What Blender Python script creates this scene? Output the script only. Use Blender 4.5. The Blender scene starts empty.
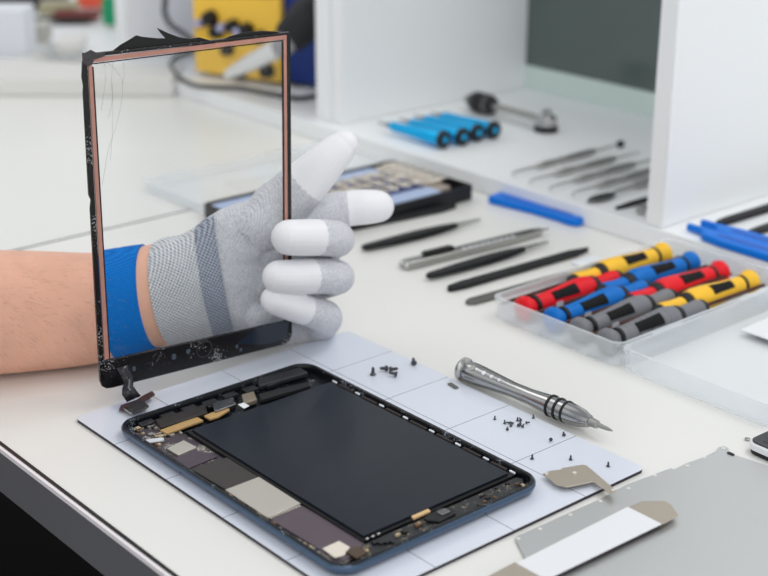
import bpy, bmesh, math, random
from mathutils import Vector, Matrix, Euler
random.seed(7)
PI = math.pi
C = bpy.context.scene.collection
S = bpy.context.scene

# ------------------------------------------------------------ camera, world, lights, exposure
cam = bpy.data.cameras.new('camera'); camo = bpy.data.objects.new('camera', cam); C.objects.link(camo)
camo.matrix_world = Matrix(((0.65100, -0.27122, 0.70897, 0.63497), (0.75907, 0.22816, -0.60972, -0.34882),
                            (0.00361, 0.93508, 0.35441, 0.35797), (0, 0, 0, 1)))
cam.sensor_width = 36; cam.lens = 66.735; cam.clip_start = 0.02; cam.clip_end = 50
cam.dof.use_dof = True; cam.dof.focus_distance = 0.775; cam.dof.aperture_fstop = 7.5
S.camera = camo
S.view_settings.view_transform = 'Standard'; S.view_settings.look = 'None'
S.view_settings.gamma = 1; S.view_settings.use_curve_mapping = False
S.view_settings.exposure = 0.07
w = bpy.data.worlds.new('world'); S.world = w; w.use_nodes = True
nt = w.node_tree; bg = nt.nodes['Background']
tc = nt.nodes.new('ShaderNodeTexCoord'); nz = nt.nodes.new('ShaderNodeTexNoise'); nz.inputs['Scale'].default_value = 1.6; nz.inputs['Detail'].default_value = 1.0
nt.links.new(tc.outputs['Generated'], nz.inputs['Vector'])
cr = nt.nodes.new('ShaderNodeValToRGB'); cr.color_ramp.elements[0].position = 0.40; cr.color_ramp.elements[0].color = (0.42, 0.44, 0.46, 1)  # invented bright and dim patches, simulating windows for the metals to reflect
cr.color_ramp.elements[1].position = 0.56; cr.color_ramp.elements[1].color = (0.98, 0.99, 1.0, 1)
nt.links.new(nz.outputs['Fac'], cr.inputs[0]); nt.links.new(cr.outputs[0], bg.inputs[0]); bg.inputs[1].default_value = 0.98

def area(name, loc, target, size, power, col=(1, 1, 1), sy=None):
    l = bpy.data.lights.new(name, 'AREA'); l.energy = power; l.color = col
    l.shape = 'RECTANGLE'; l.size = size; l.size_y = sy or size
    o = bpy.data.objects.new(name, l); C.objects.link(o); o.location = loc
    o.rotation_euler = (Vector(target) - Vector(loc)).to_track_quat('-Z', 'Y').to_euler()
area('ceiling_softbox', (0.5, 0.9, 1.75), (0.0, 0.25, 0), 1.1, 9, (1, 0.985, 0.96), 0.7)
area('added_front_fill', (1.6, -0.5, 1.5), (0.0, 0.25, 0), 0.9, 5, (0.96, 0.98, 1.0), 0.9)  # unseen fill lamp added from the front right
area('added_rear_fill', (-1.1, 0.1, 1.3), (-0.5, 0.4, 0), 0.6, 2, (1, 0.98, 0.95), 0.6)  # unseen fill lamp added above the left side

# ------------------------------------------------------------ materials
def lin(c):
    return tuple(((v / 255) / 12.92 if v / 255 <= 0.04045 else ((v / 255 + 0.055) / 1.055) ** 2.4) for v in c)
MATS = {}
def mat(name, col, rough=0.5, metal=0.0, bump=None, vary=0.0, vscale=60, coat=0.0, alpha=1.0, spec=0.5, trans=0.0, ior=1.45, sss=0.0, aniso=0.0):
    if name in MATS: return MATS[name]
    m = bpy.data.materials.new(name); m.use_nodes = True; nt = m.node_tree; b = nt.nodes['Principled BSDF']
    c = lin(col); b.inputs['Base Color'].default_value = (*c, 1); b.inputs['Roughness'].default_value = rough
    b.inputs['Metallic'].default_value = metal; b.inputs['Coat Weight'].default_value = coat; b.inputs['Coat Roughness'].default_value = 0.08
    b.inputs['Specular IOR Level'].default_value = spec; b.inputs['Alpha'].default_value = alpha
    b.inputs['Transmission Weight'].default_value = trans; b.inputs['IOR'].default_value = ior
    if sss:
        b.inputs['Subsurface Weight'].default_value = sss; b.inputs['Subsurface Radius'].default_value = (0.004, 0.0015, 0.001); b.inputs['Subsurface Scale'].default_value = 1
    tc = nt.nodes.new('ShaderNodeTexCoord')
    n = nt.nodes.new('ShaderNodeTexNoise'); n.inputs['Scale'].default_value = vscale; n.inputs['Detail'].default_value = 5
    nt.links.new(tc.outputs['Object'], n.inputs['Vector'])
    if vary:
        mx = nt.nodes.new('ShaderNodeMix'); mx.data_type = 'RGBA'
        mx.inputs[6].default_value = (*[v * (1 - vary) for v in c], 1); mx.inputs[7].default_value = (*[min(1, v * (1 + vary)) for v in c], 1)
        nt.links.new(n.outputs['Fac'], mx.inputs[0]); nt.links.new(mx.outputs[2], b.inputs['Base Color'])
    if bump:
        bn = nt.nodes.new('ShaderNodeTexNoise'); bn.inputs['Scale'].default_value = bump[0]; bn.inputs['Detail'].default_value = 3
        nt.links.new(tc.outputs['Object'], bn.inputs['Vector'])
        bp = nt.nodes.new('ShaderNodeBump'); bp.inputs['Strength'].default_value = bump[1]; bp.inputs['Distance'].default_value = bump[2] if len(bump) > 2 else 0.0005
        nt.links.new(bn.outputs['Fac'], bp.inputs['Height']); nt.links.new(bp.outputs[0], b.inputs['Normal'])
    MATS[name] = m
    return m

def clear(name, tint, dens, rough=0.1):
    """translucent moulded plastic: mostly see-through, milky"""
    m = bpy.data.materials.new(name); m.use_nodes = True; nt = m.node_tree; nt.nodes.remove(nt.nodes['Principled BSDF'])
    out = nt.nodes['Material Output']
    t = nt.nodes.new('ShaderNodeBsdfTransparent'); t.inputs[0].default_value = (0.97, 0.98, 0.99, 1)
    d = nt.nodes.new('ShaderNodeBsdfPrincipled'); d.inputs['Base Color'].default_value = (*lin(tint), 1); d.inputs['Roughness'].default_value = rough
    fr = nt.nodes.new('ShaderNodeLayerWeight'); fr.inputs[0].default_value = 0.35
    ma = nt.nodes.new('ShaderNodeMath'); ma.operation = 'MULTIPLY_ADD'; ma.inputs[1].default_value = 0.55; ma.inputs[2].default_value = dens
    nt.links.new(fr.outputs['Facing'], ma.inputs[0])
    mx = nt.nodes.new('ShaderNodeMixShader'); nt.links.new(ma.outputs[0], mx.inputs[0])
    nt.links.new(t.outputs[0], mx.inputs[1]); nt.links.new(d.outputs[0], mx.inputs[2]); nt.links.new(mx.outputs[0], out.inputs[0])
    MATS[name] = m; return m

def pane_mat(name):
    m = bpy.data.materials.new(name); m.use_nodes = True; nt = m.node_tree; nt.nodes.remove(nt.nodes['Principled BSDF'])
    out = nt.nodes['Material Output']
    t = nt.nodes.new('ShaderNodeBsdfTransparent'); t.inputs[0].default_value = (0.985, 0.99, 0.99, 1)
    g = nt.nodes.new('ShaderNodeBsdfGlossy'); g.inputs['Roughness'].default_value = 0.02
    lw = nt.nodes.new('ShaderNodeLayerWeight'); lw.inputs[0].default_value = 0.5
    pw = nt.nodes.new('ShaderNodeMath'); pw.operation = 'POWER'; pw.inputs[1].default_value = 5.0; nt.links.new(lw.outputs['Facing'], pw.inputs[0])
    fr = nt.nodes.new('ShaderNodeMath'); fr.operation = 'MULTIPLY_ADD'; fr.inputs[1].default_value = 0.5; fr.inputs[2].default_value = 0.02; nt.links.new(pw.outputs[0], fr.inputs[0])
    mx = nt.nodes.new('ShaderNodeMixShader'); nt.links.new(fr.outputs[0], mx.inputs[0])
    nt.links.new(t.outputs[0], mx.inputs[1]); nt.links.new(g.outputs[0], mx.inputs[2]); nt.links.new(mx.outputs[0], out.inputs[0])
    MATS[name] = m; return m

M_desk = mat('desk_laminate', (238, 237, 233), 0.28, vary=0.02, vscale=4, spec=0.35)
M_desk2 = mat('desk_laminate_left', (236, 236, 232), 0.3, vary=0.02, vscale=3, spec=0.35)
M_black = mat('black_plastic', (17, 17, 19), 0.45)
M_blackm = mat('black_matte', (26, 27, 29), 0.6, bump=(900, 0.2))
M_white = mat('white_board', (243, 245, 246), 0.45)
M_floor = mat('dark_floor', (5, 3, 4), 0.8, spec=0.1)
M_steel = mat('steel', (190, 190, 188), 0.22, 1.0)
M_dsteel = mat('dark_steel', (128, 128, 128), 0.25, 1.0)
M_satin = mat('satin_steel', (172, 172, 168), 0.38, 1.0)
M_plate = mat('brushed_plate', (214, 215, 214), 0.42, 0.9, vary=0.05, vscale=12)
M_beige = mat('warm_steel', (196, 186, 172), 0.45, 0.85)
M_slate = mat('slate_aluminium', (84, 103, 126), 0.22, 0.85)
M_blue = mat('blue_plastic', (0, 118, 222), 0.4, spec=0.25)
M_glosswhite = mat('white_plastic', (238, 240, 243), 0.35)

# ------------------------------------------------------------ mesh helpers
class MB:
    def __init__(s): s.v = []; s.f = []; s.m = []
    def add(s, vs, fs, mi=0):
        k = len(s.v); s.v += [tuple(v) for v in vs]; s.f += [tuple(i + k for i in f) for f in fs]; s.m += [mi] * len(fs)
    def box(s, a, b, mi=0, M=None):
        x0, y0, z0 = a; x1, y1, z1 = b
        vs = [Vector(p) for p in ((x0, y0, z0), (x1, y0, z0), (x1, y1, z0), (x0, y1, z0), (x0, y0, z1), (x1, y0, z1), (x1, y1, z1), (x0, y1, z1))]
        if M: vs = [M @ v for v in vs]
        s.add(vs, [(3, 2, 1, 0), (4, 5, 6, 7), (0, 1, 5, 4), (1, 2, 6, 5), (2, 3, 7, 6), (3, 0, 4, 7)], mi)
        return s
    def prism(s, pts, z0, z1, mi=0, M=None):
        n = len(pts)
        ar = sum(pts[i][0] * pts[(i + 1) % n][1] - pts[(i + 1) % n][0] * pts[i][1] for i in range(n))
        if ar < 0: pts = list(reversed(pts))
        vs = [Vector((p[0], p[1], z0)) for p in pts] + [Vector((p[0], p[1], z1)) for p in pts]
        if M: vs = [M @ v for v in vs]
        s.add(vs, [tuple(range(n - 1, -1, -1)), tuple(range(n, 2 * n))] + [(i, (i + 1) % n, n + (i + 1) % n, n + i) for i in range(n)], mi)
        return s
    def loops(s, rings, mi=0, cap0=True, cap1=True):
        n = len(rings[0]); k = len(s.v); s.v += [tuple(p) for r in rings for p in r]
        fs = []
        for j in range(len(rings) - 1):
            for i in range(n):
                a = k + j * n + i; b = k + j * n + (i + 1) % n; fs.append((a, b, b + n, a + n))
        if cap0: fs.append(tuple(k + i for i in range(n - 1, -1, -1)))
        if cap1: fs.append(tuple(k + (len(rings) - 1) * n + i for i in range(n)))
        s.f += fs; s.m += [mi] * len(fs)
        return s
    def lathe(s, prof, n=28, M=None, mi=0):
        """prof = [(t, r)] along local +Y"""
        rings = []
        for t, r in prof:
            rg = [Vector((r * math.cos(2 * PI * i / n), t, -r * math.sin(2 * PI * i / n))) for i in range(n)]
            rings.append([M @ p for p in rg] if M else rg)
        return s.loops(rings, mi)
    def sweep(s, pts, rad, n=20, mi=0, side=None, smooth=4, dome=True, flat=1.0):
        """tube along points; rad = list of r or (r_side, r_other); side = fixed side vector"""
        P = [Vector(p) for p in pts]; R = [(r, r * flat) if not isinstance(r, (tuple, list)) else r for r in rad]
        if smooth > 1 and len(P) > 2:
            Q, RR = [], []
            for i in range(len(P) - 1):
                p0 = P[max(i - 1, 0)]; p1 = P[i]; p2 = P[i + 1]; p3 = P[min(i + 2, len(P) - 1)]
                for k in range(smooth):
                    t = k / smooth
                    q = 0.5 * ((2 * p1) + (p2 - p0) * t + (2 * p0 - 5 * p1 + 4 * p2 - p3) * t * t + (3 * p1 - p0 - 3 * p2 + p3) * t ** 3)
                    Q.append(q); e = t
                    RR.append((R[i][0] * (1 - e) + R[i + 1][0] * e, R[i][1] * (1 - e) + R[i + 1][1] * e))
            Q.append(P[-1]); RR.append(R[-1]); P, R = Q, RR
        T = []
        for i in range(len(P)):
            T.append((P[min(i + 1, len(P) - 1)] - P[max(i - 1, 0)]).normalized())
        if dome:
            for end in (0, 1):
                t = -T[0] if end == 0 else T[-1]; p = P[0] if end == 0 else P[-1]; r = R[0] if end == 0 else R[-1]
                rm = min(r)
                add = [(p + t * rm * math.sin(a), (r[0] * math.cos(a), r[1] * math.cos(a)), T[0] if end == 0 else T[-1]) for a in (0.35, 0.7, 1.0, 1.25, 1.45)]
                if end == 0:
                    for q, rr, tt in add: P.insert(0, q); R.insert(0, rr); T.insert(0, tt)
                else:
                    for q, rr, tt in add: P.append(q); R.append(rr); T.append(tt)
        sv = Vector(side) if side else (Vector((0, 0, 1)) if abs(T[0].z) < 0.9 else Vector((1, 0, 0)))
        rings = []
        for p, r, t in zip(P, R, T):
            a = (sv - t * sv.dot(t)).normalized()
            if not side: sv = a
            b = t.cross(a)
            rings.append([p + a * r[0] * math.cos(2 * PI * i / n) + b * r[1] * math.sin(2 * PI * i / n) for i in range(n)])
        return s.loops(rings, mi)
    def build(s, name, mats, parent=None, bevel=0, smooth=False, seg=2, M=None, auto=None):
        me = bpy.data.meshes.new(name); me.from_pydata(s.v, [], s.f)
        for m in (mats if isinstance(mats, (list, tuple)) else [mats]): me.materials.append(m)
        for i, p in enumerate(me.polygons): p.material_index = s.m[i]
        bm = bmesh.new(); bm.from_mesh(me); bmesh.ops.recalc_face_normals(bm, faces=bm.faces); bm.to_mesh(me); bm.free()
        o = bpy.data.objects.new(name, me); C.objects.link(o)
        if M: o.matrix_local = M
        if parent: o.parent = parent
        if bevel:
            b = o.modifiers.new('bevel', 'BEVEL'); b.width = bevel; b.segments = seg; b.limit_method = 'ANGLE'; b.angle_limit = 0.6
        if smooth or bevel:
            for p in me.polygons: p.use_smooth = True
            a = math.radians(auto or 40)
            bm = bmesh.new(); bm.from_mesh(me)
            for e in bm.edges:
                if len(e.link_faces) == 2 and e.calc_face_angle(0) > a: e.smooth = False
            bm.to_mesh(me); bm.free()
        return o

def rrect(x0, y0, x1, y1, r, n=6):
    pts = []
    for cx, cy, a0 in ((x1 - r, y0 + r, -PI / 2), (x1 - r, y1 - r, 0), (x0 + r, y1 - r, PI / 2), (x0 + r, y0 + r, PI)):
        for k in range(n + 1):
            a = a0 + PI / 2 * k / n; pts.append((cx + r * math.cos(a), cy + r * math.sin(a)))
    return pts
def tag(o, label=None, cat=None, group=None, kind=None):
    if label: o['label'] = label
    if cat: o['category'] = cat
    if group: o['group'] = group
    if kind: o['kind'] = kind
    return o
def thing(name, label, cat, loc=(0, 0, 0), rz=0, group=None, rot=None):
    o = bpy.data.objects.new(name, None); C.objects.link(o); o.empty_display_size = 0.01
    o.location = loc; o.rotation_euler = rot or (0, 0, rz); tag(o, label, cat, group); return o
def kids(o): return [c for c in list(bpy.data.objects) if c.parent == o]
def dup(root, loc, rz=None, label=None, group=None, rot=None, swap=None, scale=None):
    def cp(o, par):
        c = o.copy(); C.objects.link(c); c.parent = par
        if swap and o.type == 'MESH' and any(m and m.name in swap for m in o.data.materials):
            c.data = o.data.copy()
            for i, m in enumerate(c.data.materials):
                if m.name in swap: c.data.materials[i] = MATS[swap[m.name]]
        for k in kids(o): cp(k, c)
        return c
    r = cp(root, None); r.location = loc
    if rot: r.rotation_euler = rot
    elif rz is not None: r.rotation_euler = (0, 0, rz)
    if scale: r.scale = scale
    if label: r['label'] = label
    if group: r['group'] = group
    return r
def Rot(ax, a): return Matrix.Rotation(a, 4, ax)
def Tr(x, y, z): return Matrix.Translation((x, y, z))

# ------------------------------------------------------------ setting
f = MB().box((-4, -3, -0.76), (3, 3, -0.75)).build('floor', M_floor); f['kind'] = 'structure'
# the two benches
def bench(x0, x1, y1, label, m):
    t = thing('workbench', label, 'workbench', (0, 0, -0.75))
    Z = 0.75
    MB().box((x0, -0.0500, Z - 0.030), (x1, y1, Z)).build('tabletop', m, t, bevel=0.0006)
    MB().box((x0, -0.0535, Z - 0.0300), (x1, -0.0505, Z - 0.0030)).build('front_facing', MATS['grey_gloss'], t, bevel=0.0004)['label'] = 'glossy grey front facing'
    MB().box((x0, -0.0540, Z - 0.0029), (x1, -0.0501, Z - 0.0003)).build('edge_trim', MATS['trim_white'], t)['label'] = 'bright white edge strip'
    MB().box((x0, -0.0521, Z - 0.0002), (x1, -0.0501, Z + 0.0002)).build('edge_seal', M_black, t)['label'] = 'thin black edge seal'
    if x0 > -1: MB().box((x0 - 0.0028, -0.0500, Z - 0.030), (x0 - 0.0002, y1, Z - 0.0001)).build('joint_seal', mat('joint_grey', (92, 98, 94), 0.6), t)
    for lx in (x0 + 0.04, x1 - 0.08):
        for ly in (0.25, y1 - 0.1):
            MB().box((lx, ly, 0), (lx + 0.04, ly + 0.04, Z - 0.031)).build('leg', MATS['grey_gloss'], t, bevel=0.002)
mat('grey_gloss', (118, 118, 122), 0.14, 0.0, coat=0.6, vary=0.12, vscale=9); mat('trim_white', (250, 244, 246), 0.3)
bench(-0.3225, 0.95, 0.80, 'white workbench top with a grey front edge under the mat and tools', M_desk)
bench(-2.3, -0.3255, 0.80, 'white workbench left of the seam line, behind the gloved forearm', M_desk2)

# ------------------------------------------------------------ shelf unit standing on the benches
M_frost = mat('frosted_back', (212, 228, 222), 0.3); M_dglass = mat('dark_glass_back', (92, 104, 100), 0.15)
t = thing('shelf_unit', 'white open shelf unit with upright dividers along the back of the bench', 'shelf', (0, 0, 0))
MB().box((-2.2, 0.482, 0.0003), (0.9, 0.790, 0.016)).build('bottom_board', M_white, t, bevel=0.0006)
for x0, x1, y0 in ((-0.025, -0.009, 0.484), (-0.452, -0.4295, 0.497), (-0.4292, -0.4140, 0.499), (-0.832, -0.808, 0.497)):
    MB().box((x0, y0, 0.0162), (x1, 0.788, 0.42)).build('divider', M_white, t, bevel=0.001)
MB().box((-0.4136, 0.752, 0.0162), (-0.0254, 0.757, 0.0415)).build('back_low_strip', M_frost, t)['label'] = 'pale green lower strip of the back'  # strip of paler green along the foot of the back
MB().box((-0.4136, 0.752, 0.0418), (-0.0254, 0.757, 0.42)).build('back_panel', M_dglass, t)['label'] = 'dark grey-green back panel'
MB().box((-0.0086, 0.752, 0.0162), (0.9, 0.757, 0.42)).build('back_panel', M_white, t)['label'] = 'white back panel'
MB().box((-0.8076, 0.752, 0.0162), (-0.4524, 0.757, 0.42)).build('back_panel', mat('grey_back', (176, 178, 180), 0.5), t)['label'] = 'light grey back panel'

# ------------------------------------------------------------ magnetic mat
def mat_top():
    m = bpy.data.materials.new('mat_top'); m.use_nodes = True; nt = m.node_tree; b = nt.nodes['Principled BSDF']; b.inputs['Roughness'].default_value = 0.16; b.inputs['Specular IOR Level'].default_value = 0.45
    tc = nt.nodes.new('ShaderNodeTexCoord'); sp = nt.nodes.new('ShaderNodeSeparateXYZ'); nt.links.new(tc.outputs['Object'], sp.inputs[0])
    def line(out, off):
        a = nt.nodes.new('ShaderNodeMath'); a.operation = 'ADD'; a.inputs[1].default_value = -off + 10 * 0.0519
        nt.links.new(out, a.inputs[0])
        mo = nt.nodes.new('ShaderNodeMath'); mo.operation = 'MODULO'; mo.inputs[1].default_value = 0.0519; nt.links.new(a.outputs[0], mo.inputs[0])
        l = nt.nodes.new('ShaderNodeMath'); l.operation = 'LESS_THAN'; l.inputs[1].default_value = 0.00042; nt.links.new(mo.outputs[0], l.inputs[0]); return l
    lx = line(sp.outputs[0], 0.0113); ly = line(sp.outputs[1], 0.0428)
    mx = nt.nodes.new('ShaderNodeMath'); mx.operation = 'MAXIMUM'; nt.links.new(lx.outputs[0], mx.inputs[0]); nt.links.new(ly.outputs[0], mx.inputs[1])
    mi = nt.nodes.new('ShaderNodeMix'); mi.data_type = 'RGBA'; mi.inputs[6].default_value = (*lin((224, 229, 240)), 1); mi.inputs[7].default_value = (*lin((92, 96, 106)), 1)
    nt.links.new(mx.outputs[0], mi.inputs[0]); nt.links.new(mi.outputs[2], b.inputs['Base Color']); MATS['mat_top'] = m; return m
t = thing('magnetic_mat', 'pale blue-white ruled magnetic mat lying under the opened tablet', 'mat', (0, 0, 0))
MB().prism(rrect(-0.0325, -0.006, 0.2165, 0.194, 0.004), 0.0003, 0.0020).build('backing', mat('mat_backing', (52, 46, 54), 0.6), t)['label'] = 'dark magnetic backing'
MB().prism(rrect(-0.0325, -0.006, 0.2165, 0.194, 0.004), 0.0020, 0.0022).build('writing_surface', mat_top(), t)

# ------------------------------------------------------------ tablet body
t = thing('tablet_body', 'opened slate-blue tablet with its dark screen and exposed circuit boards on the mat', 'tablet', (0, 0, 0.0022))
TZ = 0.0022
def ring(ins, z, r):
    return [(x, y, z - TZ) for x, y in rrect(ins, ins, 0.2 - ins, 0.1347 - ins, max(r, 0.001), 8)]
sh = MB()
sh.loops([ring(0.0055, 0.0023, 0.009), ring(0.0022, 0.0030, 0.0105), ring(0.0006, 0.0048, 0.0115), ring(0.0, 0.0066, 0.012), ring(0.0, 0.0080, 0.012), ring(0.0006, 0.0087, 0.0115)], 0, True, False)
sh.loops([ring(0.0006, 0.0087, 0.0115), ring(0.0010, 0.0092, 0.011), ring(0.0026, 0.0092, 0.0095), ring(0.0030, 0.0086, 0.0092), ring(0.0032, 0.0045, 0.009)], 1, False, True)
sh.build('shell', [M_slate, mat('rim_black', (24, 27, 32), 0.25, 0.3)], t, smooth=True, auto=50)
speckle_later = []
M_lcd = mat('lcd_glass', (20, 28, 39), 0.22, spec=0.32)
def flat(name, pts, z0, z1, m, bev=0.0002, label=None, par=None):
    o = MB().prism([(p[0], p[1]) for p in pts], z0 - TZ, z1 - TZ).build(name, m, par or t, bevel=bev)
    if label: o['label'] = label
    return o
flat('screen', [(0.0340, 0.0295), (0.1815, 0.0290), (0.1815, 0.1262), (0.0340, 0.1262)], 0.0047, 0.0084, M_lcd)
flat('screen_frame', [(0.0318, 0.0272), (0.1835, 0.0272), (0.1835, 0.1285), (0.0318, 0.1285)], 0.0046, 0.0072, M_black)
M_pcb = mat('pcb', (70, 62, 70), 0.4, vary=0.3, vscale=400); M_gold = mat('gold_tape', (206, 168, 112), 0.4, 0.3, vary=0.1)
M_can = mat('shield_can', (214, 208, 198), 0.35, 0.6, vary=0.04)
flat('logic_board', [(0.006, 0.0045), (0.190, 0.0045), (0.190, 0.0265), (0.150, 0.0270), (0.006, 0.0270)], 0.0046, 0.0054, M_pcb)
flat('shield_can', [(0.09979, 0.00595), (0.0998, 0.02702), (0.13543, 0.02666), (0.1361, 0.0058)], 0.0055, 0.0072, M_can, label='large silver shield can')
for k in range(11):
    a = Vector([(0.13589, 0.00656), (0.13591, 0.02566)][0]); b = Vector([(0.13589, 0.00656), (0.13591, 0.02566)][1])
    p = a.lerp(b, (k + 0.5) / 11)
    MB().box((p.x, p.y - 0.0006, 0.0034), (p.x + 0.0013, p.y + 0.0006, 0.0046)).build('shield_tab', M_can, t)
flat('graphite_tape', [(0.06933, 0.00527), (0.07086, 0.02703), (0.09927, 0.02697), (0.09891, 0.00656)], 0.0055, 0.0069, mat('graphite_tape', (62, 58, 56), 0.5, vary=0.08), label='square dark tape patch')
flat('chip_package', [(0.05248, 0.00528), (0.05227, 0.0195), (0.06581, 0.02464), (0.06737, 0.00528)], 0.0055, 0.0064, mat('violet_chip', (82, 70, 80), 0.4, vary=0.1), label='violet grey chip')
flat('small_shield', [(0.04145, 0.00854), (0.03921, 0.02074), (0.05042, 0.0216), (0.05204, 0.00896)], 0.0055, 0.0068, M_can, label='small silver shield')
flat('battery_board', [(0.1354, 0.00671), (0.1362, 0.02698), (0.17991, 0.0286), (0.18511, 0.02683), (0.1902, 0.01002), (0.17647, 0.00797)], 0.0055, 0.0062, mat('brown_board', (92, 80, 88), 0.4, vary=0.12, vscale=120), label='violet brown board')
flat('white_sticker', [(0.17536, 0.00886), (0.175, 0.0192), (0.18276, 0.01961), (0.18673, 0.01284), (0.18561, 0.00814)], 0.0063, 0.0067, mat('sticker', (232, 222, 208), 0.5), label='white sticker patch')
flat('dock_connector', [(0.18532, 0.015), (0.18487, 0.02193), (0.19242, 0.02224), (0.19338, 0.01489)], 0.0063, 0.0074, mat('bronze_part', (92, 76, 62), 0.35, 0.4, vary=0.2))
# top (far left) edge parts
flat('antenna_flex', [(0.02132, 0.01696), (0.02002, 0.0417), (0.02648, 0.04197), (0.02716, 0.01795)], 0.0060, 0.0073, M_gold, label='gold antenna strip')
flat('antenna_flex', [(0.02176, 0.04542), (0.02071, 0.05671), (0.01977, 0.06237), (0.02452, 0.06122), (0.02792, 0.05106), (0.02756, 0.0457)], 0.0060, 0.0073, M_gold, label='short gold antenna strip')
flat('speaker_module', [(0.00978, 0.02084), (0.01081, 0.05397), (0.02116, 0.04838), (0.02026, 0.01818)], 0.0055, 0.0082, mat('brown_black', (42, 36, 34), 0.35, vary=0.15), bev=0.0005)
flat('camera_module', [(0.01305, 0.05663), (0.01368, 0.07143), (0.02275, 0.06672), (0.02314, 0.05208)], 0.0055, 0.0084, M_dsteel, bev=0.0004, label='small metal camera module')
flat('headphone_socket', [(0.01432, 0.07645), (0.01521, 0.0847), (0.02533, 0.07957), (0.02501, 0.07078)], 0.0055, 0.0084, mat('tan_part', (150, 138, 122), 0.4, 0.4, vary=0.2), bev=0.0004)
flat('sensor_bar', [(0.00215, 0.09656), (0.00497, 0.12596), (0.01458, 0.12497), (0.01136, 0.09113)], 0.0055, 0.0084, mat('bar_black', (44, 46, 50), 0.35), bev=0.0005)
flat('flex_cover', [(0.01938, 0.08531), (0.02427, 0.11746), (0.02971, 0.11501), (0.02684, 0.08135)], 0.0055, 0.0080, M_blackm, bev=0.0003)
flat('white_label', [(0.02385, 0.06737), (0.02388, 0.07158), (0.02954, 0.07133), (0.03046, 0.06692)], 0.0080, 0.0083, M_glosswhite)
flat('ribbon_cable', [(0.03196, 0.02482), (0.03266, 0.06858), (0.03289, 0.08263), (0.03166, 0.11548), (0.03476, 0.12062), (0.0338, 0.12391), (0.03301, 0.03185)], 0.0060, 0.0074, mat('ribbon_black', (30, 31, 34), 0.4))
o = MB().prism(rrect(-0.006, -0.002, 0.006, 0.002, 0.0019), 0.0040, 0.0046).build('slot_cover', mat('oval_white', (220, 222, 226), 0.4), t)
p = [(0.02861, 0.00787)][0]; o.location = (p[0], p[1], 0); o.rotation_euler = (0, 0, 1.2)
# clips along the far long side
cl = [(0.03401, 0.12676), (0.05524, 0.12619), (0.0767, 0.12683), (0.09728, 0.1273), (0.11905, 0.12678), (0.13999, 0.12753), (0.1615, 0.12745), (0.18101, 0.12829)]
for k, (x, y) in enumerate(cl):
    MB().sweep([(x - 0.0014, 0.1298, 0.0052), (x + 0.0014, 0.1298, 0.0052)], [0.0008, 0.0008], n=10).build('retaining_clip', mat('clip_white', (225, 230, 238), 0.2, 0.5), t, smooth=True)
    if k < 7:
        x2 = cl[k + 1][0]
        MB().box((x + 0.004, 0.1288, 0.0030), (x2 - 0.004, 0.1308, 0.0054)).build('adhesive_strip', mat('strip_brown', (46, 38, 36), 0.4, vary=0.3, vscale=300), t, bevel=0.0002)
# home button end
flat('end_bracket', [(0.1850, 0.0250), (0.1965, 0.0120), (0.1965, 0.1230), (0.1885, 0.1300), (0.1850, 0.1290)], 0.0046, 0.0066, mat('end_black', (34, 36, 40), 0.35, vary=0.35, vscale=160), bev=0.0003)
flat('home_flex', [(0.18012, 0.05941), (0.18007, 0.07069), (0.18385, 0.06997), (0.18386, 0.05875)], 0.0067, 0.0080, mat('gold_light', (226, 190, 140), 0.4), label='gold flex end')
flat('home_button_seat', [(0.18641, 0.06268), (0.18447, 0.07529), (0.19001, 0.07975), (0.19357, 0.07777), (0.19441, 0.06657), (0.18918, 0.06241)], 0.0067, 0.0080, M_black, bev=0.0005)
p = [(0.18897, 0.07386)][0]
MB().prism(rrect(p[0] - 0.0022, p[1] - 0.003, p[0] + 0.0022, p[1] + 0.003, 0.001), 0.0058, 0.0063).build('button_contact', M_dsteel, t, bevel=0.0002)
# small components: on the board, along the rim
M_chips = [mat('chip_dark', (28, 28, 30), 0.35), mat('chip_silver', (190, 186, 178), 0.3, 0.6), mat('chip_brown', (110, 82, 58), 0.45), mat('chip_beige', (196, 176, 140), 0.45)]
spots = []
for k in range(46):
    spots.append((random.uniform(0.008, 0.034), random.uniform(0.006, 0.026)))
for k in range(20):
    spots.append((random.uniform(0.10, 0.180), random.uniform(0.0042, 0.0062)))
for k in range(24):
    spots.append((random.uniform(0.187, 0.195), random.uniform(0.02, 0.125)))
for k, (x, y) in enumerate(spots):
    a = random.uniform(0.0005, 0.0014); b = random.uniform(0.0005, 0.0016); z = 0.0033 if x < 0.183 else 0.0044
    MB().box((x - a, y - b, z), (x + a, y + b, z + random.uniform(0.0006, 0.0012))).build('circuit_component', M_chips[random.choice((0, 1, 1, 2, 3) if x < 0.183 else (0, 0, 0, 2, 3))], t)
for k in range(8):
    y = 0.012 + k * 0.014
    MB().box((0.006, y, 0.0028), (0.0105 + 0.004 * random.random(), y + 0.009, 0.0050 + 0.0006 * random.random())).build('edge_module', mat('module_a', (36, 36, 40), 0.3, vary=0.3, vscale=200), t, bevel=0.0004)
for x, y in ((0.1838, 0.0290), (0.1838, 0.0325), (0.1838, 0.0360)):
    MB().sweep([(x, y, 0.0055), (x, y + 0.0008, 0.0055)], [0.0006, 0.0006], n=8).build('solder_dot', M_steel, t, smooth=True)

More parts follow.
